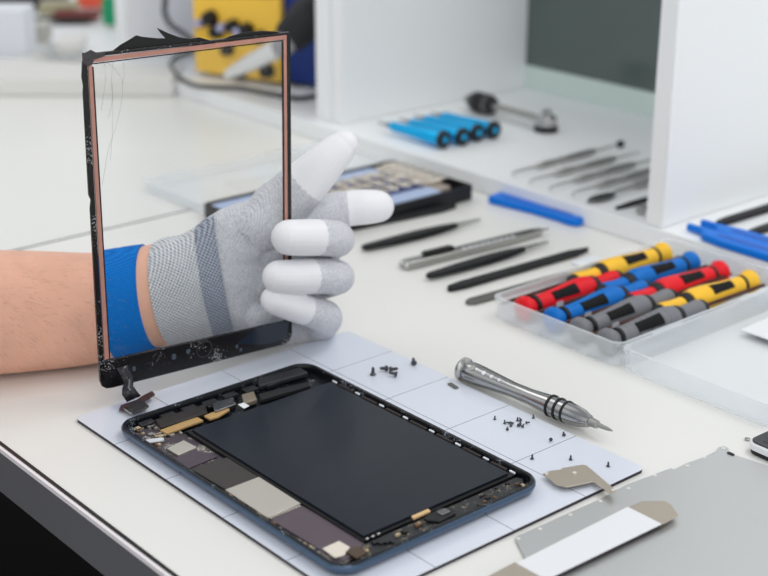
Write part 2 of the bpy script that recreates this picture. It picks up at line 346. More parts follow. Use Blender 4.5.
# ------------------------------------------------------------ the held front panel
PM = Matrix(((0.08299, 0.00720, 0.99652, -0.03011), (0.99646, 0.01259, -0.08307, 0.07935), (-0.01315, 0.99989, -0.00613, 0.10828), (0, 0, 0, 1)))
t = thing('digitizer_panel', 'clear front panel with black bezel and copper border held upright in the gloved hand', 'panel')
t.matrix_world = PM
W2, H2 = 0.065, 0.09725
MB().prism(rrect(-W2 + 0.001, -H2 + 0.001, W2 - 0.001, H2 - 0.001, 0.004), -0.0008, -0.0001).build('glass_pane', pane_mat('thin_glass'), t)
M_bez = mat('bezel_black', (20, 18, 20), 0.22, bump=(1500, 0.3))
def speckle(m, col, scale, lo, patch=40):
    nt = m.node_tree; b = nt.nodes['Principled BSDF']; tc = nt.nodes.new('ShaderNodeTexCoord')
    n1 = nt.nodes.new('ShaderNodeTexNoise'); n1.inputs['Scale'].default_value = scale; n1.inputs['Detail'].default_value = 2; nt.links.new(tc.outputs['Object'], n1.inputs[0])
    n2 = nt.nodes.new('ShaderNodeTexNoise'); n2.inputs['Scale'].default_value = patch; nt.links.new(tc.outputs['Object'], n2.inputs[0])
    mu = nt.nodes.new('ShaderNodeMath'); mu.operation = 'MULTIPLY'; nt.links.new(n1.outputs['Fac'], mu.inputs[0]); nt.links.new(n2.outputs['Fac'], mu.inputs[1])
    mr = nt.nodes.new('ShaderNodeMapRange'); mr.inputs[1].default_value = lo; mr.inputs[2].default_value = lo + 0.05; nt.links.new(mu.outputs[0], mr.inputs[0])
    mx = nt.nodes.new('ShaderNodeMix'); mx.data_type = 'RGBA'; mx.inputs[6].default_value = b.inputs['Base Color'].default_value[:]; mx.inputs[7].default_value = (*lin(col), 1)
    nt.links.new(mr.outputs[0], mx.inputs[0]); nt.links.new(mx.outputs[2], b.inputs['Base Color'])
speckle(M_bez, (150, 148, 150), 900, 0.36)
speckle(MATS['rim_black'], (150, 160, 172), 1400, 0.36, 120)
speckle(MATS['end_black'], (150, 140, 120), 900, 0.33, 200)
speckle(MATS['pcb'], (190, 184, 170), 1300, 0.30, 160)
M_cop = mat('copper_tape', (196, 142, 128), 0.45, 0.2, vary=0.18, vscale=150)
fr = MB()
fr.prism([(-W2, -H2 + 0.006), (-W2 + 0.0030, -H2 + 0.006), (-W2 + 0.0030, H2 - 0.018), (-W2 + 0.0030, H2 - 0.003), (-W2 + 0.0006, H2 - 0.004), (-W2 - 0.0002, H2 - 0.012), (-W2 + 0.0004, H2 - 0.017), (-W2, H2 - 0.02), (-W2 - 0.0002, 0.02), (-W2 + 0.0010, 0.017), (-W2 + 0.0002, 0.012)], -0.0012, 0.0009)
fr.prism([(W2 - 0.0028, -H2 + 0.006), (W2, -H2 + 0.006), (W2, H2 - 0.001), (W2 - 0.0028, H2 - 0.0006)], -0.0012, 0.0009)
fr.prism([(-W2 + 0.001, H2 - 0.0030), (-W2 + 0.012, H2 - 0.0018), (W2 - 0.0005, H2 - 0.0012), (W2 - 0.0005, H2), (-W2 + 0.006, H2 + 0.0002), (-W2 + 0.001, H2 + 0.0008)], -0.0012, 0.0009)
fr.build('rim', M_bez, t, bevel=0.0002)
MB().prism([(-W2, -H2 + 0.006), (-W2 + 0.001, -H2 + 0.0025), (-W2 + 0.0035, -H2 + 0.0005), (-W2 + 0.007, -H2), (W2 - 0.006, -H2), (W2 - 0.002, -H2 + 0.0015), (W2, -H2 + 0.005),
            (W2, -H2 + 0.0155), (-W2, -H2 + 0.0180)], -0.0012, 0.0009).build('bezel', M_bez, t, bevel=0.0004)
cp = MB()
cp.prism([(-W2 + 0.0034, -H2 + 0.019), (-W2 + 0.0060, -H2 + 0.019), (-W2 + 0.0054, H2 - 0.0042), (-W2 + 0.0034, H2 - 0.0038)], 0.0, 0.0011)
cp.prism([(W2 - 0.0049, -H2 + 0.017), (W2 - 0.0029, -H2 + 0.017), (W2 - 0.0029, H2 - 0.0035), (W2 - 0.0049, H2 - 0.0035)], 0.0, 0.0011)
cp.prism([(-W2 + 0.0034, H2 - 0.0047), (W2 - 0.0029, H2 - 0.0037), (W2 - 0.0029, H2 - 0.0014), (-W2 + 0.0135, H2 - 0.0022), (-W2 + 0.0034, H2 - 0.0028)], 0.0, 0.0011)
cp.build('copper_border', M_cop, t)
ib = MB()
ib.prism([(-W2 + 0.0063, -H2 + 0.018), (-W2 + 0.0069, -H2 + 0.018), (-W2 + 0.0064, H2 - 0.007), (-W2 + 0.0057, H2 - 0.007)], 0.0, 0.0009)
ib.prism([(W2 - 0.0057, -H2 + 0.016), (W2 - 0.0051, -H2 + 0.016), (W2 - 0.0051, H2 - 0.005), (W2 - 0.0057, H2 - 0.005)], 0.0, 0.0009)
ib.prism([(-W2 + 0.006, H2 - 0.0057), (W2 - 0.0052, H2 - 0.0047), (W2 - 0.0052, H2 - 0.0042), (-W2 + 0.006, H2 - 0.0052)], 0.0, 0.0009)
ib.build('inner_line', M_black, t)
M_film = mat('film_black', (10, 10, 12), 0.4)
MB().prism([(-0.0472, 0.09682), (-0.04176, 0.10004), (-0.03695, 0.102), (-0.03211, 0.10423), (-0.02859, 0.10309), (-0.01964, 0.10142), (-0.01479, 0.10095), (-0.0177, 0.10423), (-0.0197, 0.10713), (-0.01346, 0.10383), (-0.00621, 0.10068), (-0.00005, 0.09926), (0.00621, 0.0995), (0.01373, 0.09682), (0.01686, 0.09483), (-0.00019, 0.09539)], -0.0010, -0.0004).build('torn_film', M_film, t)
MB().prism([(0.01497, 0.09586), (0.02076, 0.09698), (0.0266, 0.0984), (0.03509, 0.09958), (0.0463, 0.09939), (0.05498, 0.09829), (0.06376, 0.09545), (0.05832, 0.0951), (0.03173, 0.09508)], -0.0010, -0.0004).build('torn_film', M_film, t)
MB().prism([(-0.06527, 0.09334), (-0.06384, 0.09798), (-0.05976, 0.09943), (-0.05643, 0.09749), (-0.05184, 0.09703), (-0.05193, 0.09543), (-0.05837, 0.09395), (-0.05965, 0.09168), (-0.06199, 0.09086)], 0.0008, 0.0014).build('torn_corner', mat('torn_grey', (70, 66, 68), 0.5, vary=0.6, vscale=600), t)
MB().prism([(0.02516, -0.08859), (0.038, -0.08162), (0.05815, -0.08113), (0.06252, -0.0831), (0.061, -0.09082), (0.05877, -0.09368), (0.04353, -0.09352)], 0.0009, 0.00100).build('bezel_window', mat('smoked_window', (38, 46, 58), 0.12), t)
tor = MB()
c0 = Vector((*[(0.00243, -0.08656)][0], 0.0012))
tor.sweep([c0 + Vector((0.0052 * math.cos(a * PI / 8), 0.0052 * math.sin(a * PI / 8), 0)) for a in range(17)], [0.0005] * 17, n=6, dome=False, smooth=1)
tor.build('home_button_ring', mat('ring_dark', (34, 32, 34), 0.25), t, smooth=True)
for (u, v), r in zip([(-0.01773, -0.08697), (-0.00836, -0.08597), (-0.04385, -0.08834), (0.02512, -0.09056), (0.02788, -0.09319)], (0.0013, 0.0010, 0.0011, 0.0009, 0.0008)):
    MB().prism(rrect(u - r, v - r * 1.3, u + r, v + r * 1.3, r * 0.6, 3), 0.0009, 0.0014).build('bezel_contact', mat('contact_blue', (90, 104, 116), 0.3, 0.4), t)
# fine glass cracks and loose adhesive threads
for pts in ([(-0.04691, 0.0914), (-0.0486, 0.08182), (-0.0486, 0.07088), (-0.05148, 0.06131)], [(-0.05437, 0.09327), (-0.04761, 0.08932), (-0.04268, 0.08225), (-0.04229, 0.07837), (-0.04301, 0.0702), (-0.04698, 0.05683), (-0.05245, 0.04358), (-0.05709, 0.02445)], [(-0.04106, 0.09079), (-0.04083, 0.08368), (-0.04229, 0.07837)], [(-0.04813, 0.07959), (-0.0486, 0.06537), (-0.04964, 0.0516), (-0.05158, 0.03781)], [(-0.05212, 0.09195), (-0.05208, 0.08222), (-0.05532, 0.06621)], [(-0.01689, 0.0943), (-0.01343, 0.08898), (-0.00907, 0.09019), (-0.00654, 0.09159)]):
    MB().sweep([(u, v, 0.0004) for u, v in pts], [0.00009] * len(pts), n=5).build('adhesive_thread', mat('thread', (176, 174, 172), 0.4), t)
# flex ribbon hanging off the bezel, in panel coordinates
def ribbon(pts, wd, th, name, m, par, side):
    return MB().sweep(pts, [(wd / 2, th / 2)] * len(pts), n=8, side=side, dome=False, smooth=6).build(name, m, par, smooth=True)
def slab(pts3, th, name, m, par, n=Vector((0, 0, 1))):
    k = len(pts3); vs = [Vector(p) for p in pts3] + [Vector(p) + n * th for p in pts3]
    mb = MB(); mb.add(vs, [tuple(range(k - 1, -1, -1)), tuple(range(k, 2 * k))] + [(i, (i + 1) % k, k + (i + 1) % k, k + i) for i in range(k)])
    return mb.build(name, m, par)
Lp = [(-0.05502, -0.08521, 0.0011), (-0.05268, -0.09042, 0.0022), (-0.05279, -0.09338, 0.006), (-0.05553, -0.09541, 0.0088), (-0.05647, -0.09834, 0.0104), (-0.05414, -0.1029, 0.0116)]
Rp = [(-0.04551, -0.085, 0.0011), (-0.04498, -0.08915, 0.0022), (-0.04637, -0.09183, 0.006), (-0.04857, -0.09528, 0.0088), (-0.04757, -0.09746, 0.0104), (-0.04517, -0.10142, 0.0116)]
mb = MB(); vs = Lp + Rp; k = len(Lp)
mb.add([Vector(v) for v in vs], [(i, i + 1, k + i + 1, k + i) for i in range(k - 1)])
fx = mb.build('flex_ribbon', mat('flex_black', (34, 34, 40), 0.15), t, smooth=True); so = fx.modifiers.new('s', 'SOLIDIFY'); so.thickness = 0.0003
NZ = Vector((-0.013, 0.9999, -0.006))
slab([(-0.06091, -0.10551, 0.01489), (-0.05704, -0.10549, 0.00953), (-0.0479, -0.10436, 0.01039), (-0.04196, -0.10329, 0.00889), (-0.03612, -0.10272, 0.00762), (-0.03661, -0.1027, 0.01233), (-0.04101, -0.10325, 0.01458), (-0.0463, -0.10431, 0.01483), (-0.05141, -0.10488, 0.01482), (-0.05766, -0.10545, 0.0172)], .0007, 'flex_tail', mat('flex_brown', (86, 62, 58), 0.35), fx, NZ)
slab([(-0.05875, -0.10476, 0.01822), (-0.05052, -0.10439, 0.01183), (-0.04538, -0.1038, 0.01431), (-0.04593, -0.10376, 0.02292), (-0.04838, -0.10428, 0.02394), (-0.05634, -0.10468, 0.02473)], .0008, 'connector_plate', mat('flex_grey', (60, 58, 60), 0.3), fx, NZ)
slab([(-0.05904, -0.10417, 0.01632), (-0.05613, -0.10413, 0.01678), (-0.05571, -0.10408, 0.02351), (-0.05856, -0.10411, 0.02547)], .0010, 'connector_plug', M_steel, fx, NZ)

# ------------------------------------------------------------ person: forearm with glove and wristband
RX = Vector((0.65100, 0.75907, 0.0036))
pers = thing('person', 'bare forearm in a grey knit glove holding up the clear panel', 'person')
ARM = [PM @ Vector(p) for p in [(-0.03693, -0.07336, -0.064), (-0.00243, -0.07144, -0.058)]]
wr0, wr1 = ARM
a0 = Vector((-0.121, -0.005, 0.0392))
armpts = [a0 + (a0 - wr0) * 4.0 + Vector((0, 0, 0.0)), a0 + (a0 - wr0) * 2.0, a0, wr0, wr1, PM @ Vector([(0.0177, -0.06824, -0.0495)][0])]
armpts[0].z = 0.050; armpts[1].z = 0.046
VUP = PM.to_3x3() @ Vector((0, 1, 0)); NN = PM.to_3x3() @ Vector((0, 0, 1))
def skin_mat():
    m = mat('skin', (232, 180, 156), 0.5, vary=0.13, vscale=70, bump=(700, 0.25, 0.0006), sss=0.25, spec=0.35); return m
def evaluate(o):
    dg = bpy.context.evaluated_depsgraph_get(); dg.update()
    me = bpy.data.meshes.new_from_object(o.evaluated_get(dg)); o.modifiers.clear(); old = o.data; o.data = me; me.name = o.name
    return o
CH = {  # finger chains in panel coordinates (u, v, depth towards the viewer)
 'thumb': ([(0.06025, -0.02844, -0.026), (0.07583, -0.01455, -0.025), (0.08679, -0.00248, -0.019), (0.09618, 0.00912, -0.013), (0.10528, 0.01807, -0.01), (0.1098, 0.02211, -0.009)], (.0170, .0165, .0150, .0128, .0108, .0088)),
 'index': ([(0.07583, -0.02802, -0.024), (0.09805, -0.02715, -0.026), (0.11923, -0.02475, -0.021), (0.13073, -0.02351, -0.014), (0.13804, -0.02361, -0.011)], (.0135, .0128, .0116, .0113, .0104)),
 'middle': ([(0.06466, -0.04314, -0.024), (0.09261, -0.04656, -0.027), (0.10471, -0.04506, -0.021), (0.10148, -0.03818, -0.006), (0.09273, -0.03194, 0.008), (0.07774, -0.02625, 0.015), (0.0655, -0.02402, 0.015), (0.05513, -0.02255, 0.0135)], (.013, .0122, .0118, .0112, .0112, .0112, .0112, .0108)),
 'ring': ([(0.06293, -0.06413, -0.024), (0.09103, -0.07214, -0.027), (0.10404, -0.07085, -0.021), (0.10166, -0.06368, -0.006), (0.09291, -0.05693, 0.008), (0.07489, -0.05051, 0.015), (0.06043, -0.04826, 0.015), (0.04789, -0.04621, 0.0135)], (.013, .0120, .0115, .0110, .0110, .0110, .0108, .0102)),
 'little': ([(0.05701, -0.08522, -0.022), (0.08032, -0.1021, -0.026), (0.0948, -0.10085, -0.021), (0.09404, -0.09108, -0.007), (0.08537, -0.08209, 0.006), (0.07101, -0.07363, 0.012), (0.0573, -0.06706, 0.013), (0.04585, -0.06104, 0.012)], (.0125, .0125, .0125, .0112, .0106, .0098, .0094, .0088)),
}
PALM = ([(0.0297, -0.06878, -0.0455), (0.04321, -0.06578, -0.04), (0.05615, -0.05861, -0.0345), (0.06909, -0.05345, -0.029), (0.08158, -0.05272, -0.0275)], ((.0395, .0200), (.0430, .0190), (.0450, .0170), (.0440, .0155), (.0385, .0140)))
def handmesh(k, add):
    mb = MB()
    W_ = lambda p: PM @ Vector(p)
    mb.sweep([W_(p) for p in PALM[0]], [(a * k + add, b * k + add) for a, b in PALM[1]], n=32, side=VUP, smooth=4)
    for nm, (pts, rad) in CH.items():
        mb.sweep([W_(p) for p in pts], [r * k + add for r in rad], n=20, smooth=5)
    # thumb base mound and web
    mb.sweep([W_(p) for p in [(0.04642, -0.05234, -0.04), (0.05708, -0.03771, -0.033), (0.07381, -0.01656, -0.0265)]], [.0150 * k, .0185 * k, .0175 * k], n=20)
    return mb
# bare arm and hand (inside the glove)
mb = handmesh(0.80, 0)
mb.sweep(armpts, [(.045, .044), (.042, .041), (.0378, .036), (.0345, .0310), (.0328, .0262), (.0338, .0235)], n=40, side=VUP, smooth=6)
arm = mb.build('forearm', skin_mat(), pers)
rm = arm.modifiers.new('r', 'REMESH'); rm.mode = 'VOXEL'; rm.voxel_size = 0.0012
sm = arm.modifiers.new('s', 'SMOOTH'); sm.iterations = 6; sm.factor = 0.5
evaluate(arm)
for v in arm.data.vertices:
    if v.co.z < 0.0008: v.co.z = 0.0008
for p in arm.data.polygons: p.use_smooth = True

hb = MB(); rnd = random.Random(3)
polys = [p for p in arm.data.polygons if (p.center - a0).dot(RX) < 0.075 and (p.center - a0).dot(RX) > -0.05 and p.normal.dot(Vector((0.6, -0.5, 0.6))) > 0.05]
for k in range(800):
    p = polys[rnd.randrange(len(polys))]; c = p.center.copy(); n = p.normal.copy()
    d = (RX * 0.75 + Vector((rnd.uniform(-.3, .3), rnd.uniform(-.3, .3), rnd.uniform(-.9, .1))) + n * 0.25).normalized(); L = rnd.uniform(.003, .007)
    sd_ = d.cross(n).normalized() * 0.00004
    q1 = c + d * L * .5 + n * .0006; q2 = c + d * L + n * .0006 * rnd.uniform(0, 2)
    hb.add([c - sd_, c + sd_, q1 + sd_, q1 - sd_, q2], [(0, 1, 2, 3), (3, 2, 4)])
ho = hb.build('arm_hair', mat('hair_brown', (160, 116, 92), 0.6), pers); ho['kind'] = 'stuff'

def knit(name, base, dark, cell, strength, coarse=0.0, mixrot=0.0, folds=0.0, wv=1.0, lo=-0.1):
    m = bpy.data.materials.new(name); m.use_nodes = True; nt = m.node_tree; b = nt.nodes['Principled BSDF']; b.inputs['Roughness'].default_value = 0.85
    b.inputs['Specular IOR Level'].default_value = 0.2
    tc = nt.nodes.new('ShaderNodeTexCoord'); mp = nt.nodes.new('ShaderNodeMapping')
    mp.inputs['Rotation'].default_value = (0, 0, 0)
    nt.links.new(tc.outputs['Object'], mp.inputs[0])
    # axes of the hand: along = a, across = v
    A = (PM.to_3x3() @ Vector((math.cos(mixrot), math.sin(mixrot), 0))); B = (PM.to_3x3() @ Vector((-math.sin(mixrot), math.cos(mixrot), 0)))
    def dot(vec, off=None):
        d = nt.nodes.new('ShaderNodeVectorMath'); d.operation = 'DOT_PRODUCT'; d.inputs[1].default_value = vec; nt.links.new(mp.outputs[0], d.inputs[0]); return d.outputs['Value']
    nz = nt.nodes.new('ShaderNodeTexNoise'); nz.inputs['Scale'].default_value = 90; nt.links.new(tc.outputs['Object'], nz.inputs[0])
    def sine(vec, ph):
        mu = nt.nodes.new('ShaderNodeMath'); mu.operation = 'MULTIPLY_ADD'; mu.inputs[1].default_value = 2 * PI / cell; mu.inputs[2].default_value = ph
        nt.links.new(dot(vec), mu.inputs[0])
        ad = nt.nodes.new('ShaderNodeMath'); ad.operation = 'MULTIPLY_ADD'; ad.inputs[1].default_value = 3.5; nt.links.new(nz.outputs['Fac'], ad.inputs[0]); nt.links.new(mu.outputs[0], ad.inputs[2])
        si = nt.nodes.new('ShaderNodeMath'); si.operation = 'SINE'; nt.links.new(ad.outputs[0], si.inputs[0]); return si.outputs[0]
    s1 = sine(A, 0); s2 = sine(B, 0)
    mul0 = nt.nodes.new('ShaderNodeMath'); mul0.operation = 'MULTIPLY'; nt.links.new(s1, mul0.inputs[0]); nt.links.new(s2, mul0.inputs[1])
    mul = nt.nodes.new('ShaderNodeMath'); mul.operation = 'MULTIPLY'; mul.inputs[1].default_value = wv; nt.links.new(mul0.outputs[0], mul.inputs[0])
    n2 = nt.nodes.new('ShaderNodeTexNoise'); n2.inputs['Scale'].default_value = 1400; nt.links.new(tc.outputs['Object'], n2.inputs[0])
    ad = nt.nodes.new('ShaderNodeMath'); ad.operation = 'MULTIPLY_ADD'; ad.inputs[1].default_value = 1.6; nt.links.new(n2.outputs['Fac'], ad.inputs[0]); nt.links.new(mul.outputs[0], ad.inputs[2])
    cr = nt.nodes.new('ShaderNodeMapRange'); cr.inputs[1].default_value = lo; cr.inputs[2].default_value = 1.3; nt.links.new(ad.outputs[0], cr.inputs[0])
    mx = nt.nodes.new('ShaderNodeMix'); mx.data_type = 'RGBA'; mx.inputs[6].default_value = (*lin(dark), 1); mx.inputs[7].default_value = (*lin(base), 1)
    nt.links.new(cr.outputs[0], mx.inputs[0]); nt.links.new(mx.outputs[2], b.inputs['Base Color'])
    bp = nt.nodes.new('ShaderNodeBump'); bp.inputs['Strength'].default_value = strength; bp.inputs['Distance'].default_value = 0.0006
    nt.links.new(ad.outputs[0], bp.inputs['Height']); nt.links.new(bp.outputs[0], b.inputs['Normal'])
    if folds:
        n3 = nt.nodes.new('ShaderNodeTexNoise'); n3.inputs['Scale'].default_value = 55; n3.inputs['Detail'].default_value = 3; n3.inputs['Distortion'].default_value = 0.8; nt.links.new(tc.outputs['Object'], n3.inputs[0])
        b2 = nt.nodes.new('ShaderNodeBump'); b2.inputs['Strength'].default_value = folds; b2.inputs['Distance'].default_value = 0.006
        nt.links.new(n3.outputs['Fac'], b2.inputs['Height']); nt.links.new(b2.outputs[0], bp.inputs['Normal'])
    MATS[name] = m; return m
M_knit = knit('glove_knit', (250, 250, 252), (176, 179, 189), 0.0016, 0.7, mixrot=0.35, folds=0.6, wv=0.25, lo=0.35)
M_cuff = knit('cuff_knit', (246, 247, 250), (100, 108, 130), 0.0024, 0.9, lo=-0.5, mixrot=0.22)
M_cuffd = knit('cuff_band_knit', (196, 202, 216), (84, 94, 118), 0.0024, 0.9, mixrot=0.22)
M_coat = mat('white_coating', (240, 240, 243), 0.5, vary=0.03, vscale=80, bump=(400, 0.25, 0.0005))
gl = handmesh(1.0, 0).build('glove', [M_knit, M_coat, M_cuffd], pers)
rm = gl.modifiers.new('r', 'REMESH'); rm.mode = 'VOXEL'; rm.voxel_size = 0.00075
sm = gl.modifiers.new('s', 'SMOOTH'); sm.iterations = 4; sm.factor = 0.5
evaluate(gl)
inv = PM.inverted(); TIPB = [(0.10932, -0.01751), (0.09291, -0.0349), (0.08702, -0.05888), (0.08106, -0.08044)]
IDX = [Vector(p) for p in CH['index'][0]]; THB = [Vector(p) for p in CH['thumb'][0]]
FR = {k: [Vector(p) for p in CH[k][0]] for k in CH}
def near(p, name):
    pts = FR[name]; best = (9, 0)
    for i in range(len(pts) - 1):
        a, b = pts[i], pts[i + 1]; ab = b - a; tt = max(0, min(1, (p - a).dot(ab) / ab.length_squared)); d = (a + ab * tt - p).length
        if d < best[0]: best = (d, i + tt)
    return best
LIM = {'thumb': 1.7, 'index': 2.15, 'middle': 5.25, 'ring': 5.35, 'little': 5.3}
for p in gl.data.polygons:
    p.use_smooth = True
    c = inv @ p.center
    if c.x < 0.03: p.material_index = 0; continue
    d, nm, tt = min((near(c, k)[0] - CH[k][1][-1], k, near(c, k)[1]) for k in CH)
    p.material_index = 1 if tt > LIM[nm] and d < 0.006 else 0
# cuff and wristband drawn round the arm so that they hug it
from mathutils.bvhtree import BVHTree
def bvh(o): return BVHTree.FromPolygons([v.co for v in o.data.vertices], [tuple(p.vertices) for p in o.data.polygons])
B_ARM, B_GL = bvh(arm), bvh(gl)
TOCAM = Vector((0.709, -0.610, 0.354))
def hug(centres, normals, offs, trees, n=64):
    rings = []
    for c, nn, off in zip(centres, normals, offs):
        nn = nn.normalized(); s1 = (VUP - nn * VUP.dot(nn)).normalized(); s2 = nn.cross(s1); rad = []
        for i in range(n):
            d = s1 * math.cos(2 * PI * i / n) + s2 * math.sin(2 * PI * i / n); best = None
            for tr in trees:
                hit = tr.ray_cast(c + d * 0.09, -d, 0.09)
                if hit[0] is not None:
                    q = (hit[0] - c).length
                    if q < 0.062: best = q if best is None else max(best, q)
            rad.append(best)
        ok = [q for q in rad if q]; av = sum(ok) / len(ok); rad = [q or av for q in rad]
        for _ in range(3): rad = [(rad[k - 1] + rad[k] * 2 + rad[(k + 1) % n]) / 4 for k in range(n)]
        rings.append([c + (s1 * math.cos(2 * PI * i / n) + s2 * math.sin(2 * PI * i / n)) * (rad[i] + off) for i in range(n)])
    return rings
cpx = [PM @ Vector(p) for p in [(0.00568, -0.07156, -0.0562), (0.01016, -0.07078, -0.054), (0.01518, -0.07003, -0.0515), (0.02119, -0.06963, -0.0495), (0.02635, -0.06896, -0.0472), (0.03169, -0.06842, -0.0452), (0.03826, -0.06767, -0.0428), (0.04365, -0.0668, -0.0408)]]
nst = RX + TOCAM * 0.04 + VUP * 0.14; nen = RX + TOCAM * (-0.05) + VUP * 0.16
nrm = [nst.lerp(nen, k / 7) for k in range(8)]
rg = hug(cpx, nrm, [.0006, .0026, .0024, .0022, .0020, .0018, .0016, .0012], [B_ARM, B_GL])
cf = MB(); cf.loops(rg, 0, False, False)
cuff = cf.build('glove_cuff', M_cuff, pers, smooth=True, auto=70); cuff['label'] = 'coarse grey ribbed knit cuff'
sb_ = cuff.modifiers.new('sub', 'SUBSURF'); sb_.levels = 1; sb_.render_levels = 1
rg = hug(cpx[5:], nrm[5:], [.0023, .0021, .0018], [B_ARM, B_GL])
cb = MB(); cb.loops(rg, 0, False, False)
sm_ = cb.build('cuff_seam', M_cuffd, cuff, smooth=True, auto=70); sm_['label'] = 'darker blue-grey stitched band'
ctr = PM @ Vector([(-0.0135, -0.07128, -0.0606)][0])
tiltv = (RX + TOCAM * 0.03 + VUP * 0.13).normalized()
dus = (-0.0107, -0.0105, -0.0055, 0.0, 0.0055, 0.0105, 0.0107)
rg = hug([ctr + tiltv * d for d in dus], [tiltv] * 7, [-.0005, .0014, .0016, .0016, .0016, .0014, -.0005], [B_ARM])
wb = MB(); wb.loops(rg, 0, False, False)
M_band = knit('band_weave', (10, 132, 222), (0, 96, 190), 0.0016, 0.5, mixrot=0.9)
wband = wb.build('wristband', M_band, pers, smooth=True, auto=60); wband['label'] = 'bright blue elastic wristband'

# ------------------------------------------------------------ silver precision screwdriver (in front)
def orient(y_axis_to):
    return Vector((0, 1, 0)).rotation_difference(Vector(y_axis_to))
t = thing('precision_screwdriver', 'silver metal precision screwdriver lying beside the mat', 'screwdriver', (0.0692, 0.2000, 0.0080), -PI / 2 + 0.045)
MB().lathe([(0, .0030), (0, .0064), (.0010, .0074), (.0026, .0076), (.0036, .0066), (.0044, .0054)]).build('end_cap', M_steel, t, smooth=True)
b = MB(); b.lathe([(.0044, .0056), (.006, .0064), (.009, .0066), (.016, .0064), (.028, .0055), (.042, .0046), (.055, .0047), (.066, .0056), (.070, .0060), (.0707, .0049), (.0717, .0049), (.0722, .0061), (.0757, .0061), (.0762, .0049), (.0772, .0049), (.0777, .0061), (.0812, .0062), (.0817, .0050), (.0827, .0050), (.0832, .0063), (.087, .0061), (.093, .0053), (.0985, .0036), (.0990, .0026)], n=36)
b.build('handle', mat('handle_steel', (168, 168, 168), 0.16, 1.0), t, smooth=True, auto=30)
for y in (.0712, .0767, .0822):
    MB().lathe([(y - .0011, .0052), (y - .0007, .0066), (y + .0007, .0066), (y + .0011, .0052)]).build('grip_ring', M_black, t, smooth=True)
for y, r in ((.012, .0020), (.021, .0014), (.027, .0011), (.033, .0010)):
    rr = .0066 if y < .015 else (.0061 if y < .023 else (.0056 if y < .03 else .0052))
    d = Vector((0.55, 0, 0.83)).normalized(); q = d.to_track_quat('Y', 'Z').to_matrix().to_4x4()
    MB().lathe([(-.001, r), (.00015, r)], n=14, M=Tr(*(d * rr + Vector((0, y, 0)))) @ q).build('handle_dimple', M_dsteel if y < .015 else M_glosswhite, t)
MB().lathe([(.0990, .0027), (.0995, .0027), (.1040, .0024), (.1045, .0015), (.1110, .0011), (.1145, .0004)], n=16).build('bit', M_satin, t, smooth=True, auto=30)

# ------------------------------------------------------------ screws and small metal pieces on the mat
M_screw = mat('screw_metal', (84, 84, 90), 0.3, 0.9)
def screw(loc, rz, lay, label, group, big=1.0):
    global scr0
    if scr0 is None:
        mb = MB(); mb.lathe([(0, .0001), (0, .0010), (.0004, .0011), (.0008, .0006), (.0026, .00055), (.0030, .0002)], n=12)
        scr0 = mb.build('screw', M_screw, smooth=True, auto=30); tag(scr0, label, 'screw', group); o = scr0
    else:
        o = scr0.copy(); C.objects.link(o); o['label'] = label
        if 'group' in o: del o['group']
        if group: o['group'] = group
    o.location = loc; o.scale = (big,) * 3
    o.rotation_euler = Euler((PI / 2 if not lay else 0.25, 0, rz), 'XYZ')
    o.location.z = 0.0022 + (0.0001 if not lay else 0.0010 * big)
    return o
scr0 = None
L1 = [(0.03212, 0.16109), (0.0331, 0.17146), (0.03541, 0.17189), (0.04374, 0.1703), (0.03812, 0.1891)]
for k, (x, y) in enumerate(L1):
    screw((x, y, 0), random.uniform(0, 6), k != 0, ['longer black screw standing upright nearest the top end of the tablet', 'long black screw in a touching pair near the gloved hand', 'long black screw in a touching pair near the gloved hand', 'long black screw lying between the touching pair and the silver screwdriver', 'long black screw lying alone nearest the mat far edge'][k], 'touching pair of long screws' if k in (1, 2) else None, 1.75)
L2 = [(0.1236, 0.17422), (0.13096, 0.17468), (0.13323, 0.17655), (0.13824, 0.16949), (0.13508, 0.1775), (0.13324, 0.18273), (0.13483, 0.18379), (0.13797, 0.17889), (0.1411, 0.17852), (0.1387, 0.18384), (0.13584, 0.17473), (0.13826, 0.17759), (0.13702, 0.18103)]
for x, y in L2:
    screw((x, y, 0), random.uniform(0, 6), random.random() < 0.5, 'tiny dark screw in the loose cluster on the mat below the silver screwdriver', 'tiny screws in the cluster', 0.8)
x, y = [(0.1366, 0.19211)][0]
screw((x, y, 0), 2, False, 'tiny dark screw standing off the right end of the cluster, closest to the screwdriver', None, 0.8)
L3 = [(0.16238, 0.17905), (0.16359, 0.18833), (0.17076, 0.1555), (0.18475, 0.17057)] + [(0.20275, 0.18014)]
for k, (x, y) in enumerate(L3):
    screw((x, y, 0), random.uniform(0, 6), k < 2, ['grey screw lying just above a ruled line, left of its pair', 'grey screw lying on the ruled line below the screwdriver tip', 'tiny dark screw standing beside the corner of the tablet', 'tiny dark screw standing just above the bent metal bracket', 'tiny dark screw standing nearest the right corner of the mat'][k], None, 0.95)
p = (0.07562, 0.1868, 0.0022)
o = MB().prism(rrect(-.0042, -.0015, .0042, .0015, .0006), 0, 0.0008).build('metal_clip', mat('clip_grey', (120, 120, 112), 0.4, 0.7), bevel=0.0002); o.location = (p[0], p[1], 0.0023); o.rotation_euler = (0, 0, -0.15)
tag(o, 'small rounded grey metal strip at the mat edge below the screwdriver cap', 'metal clip')

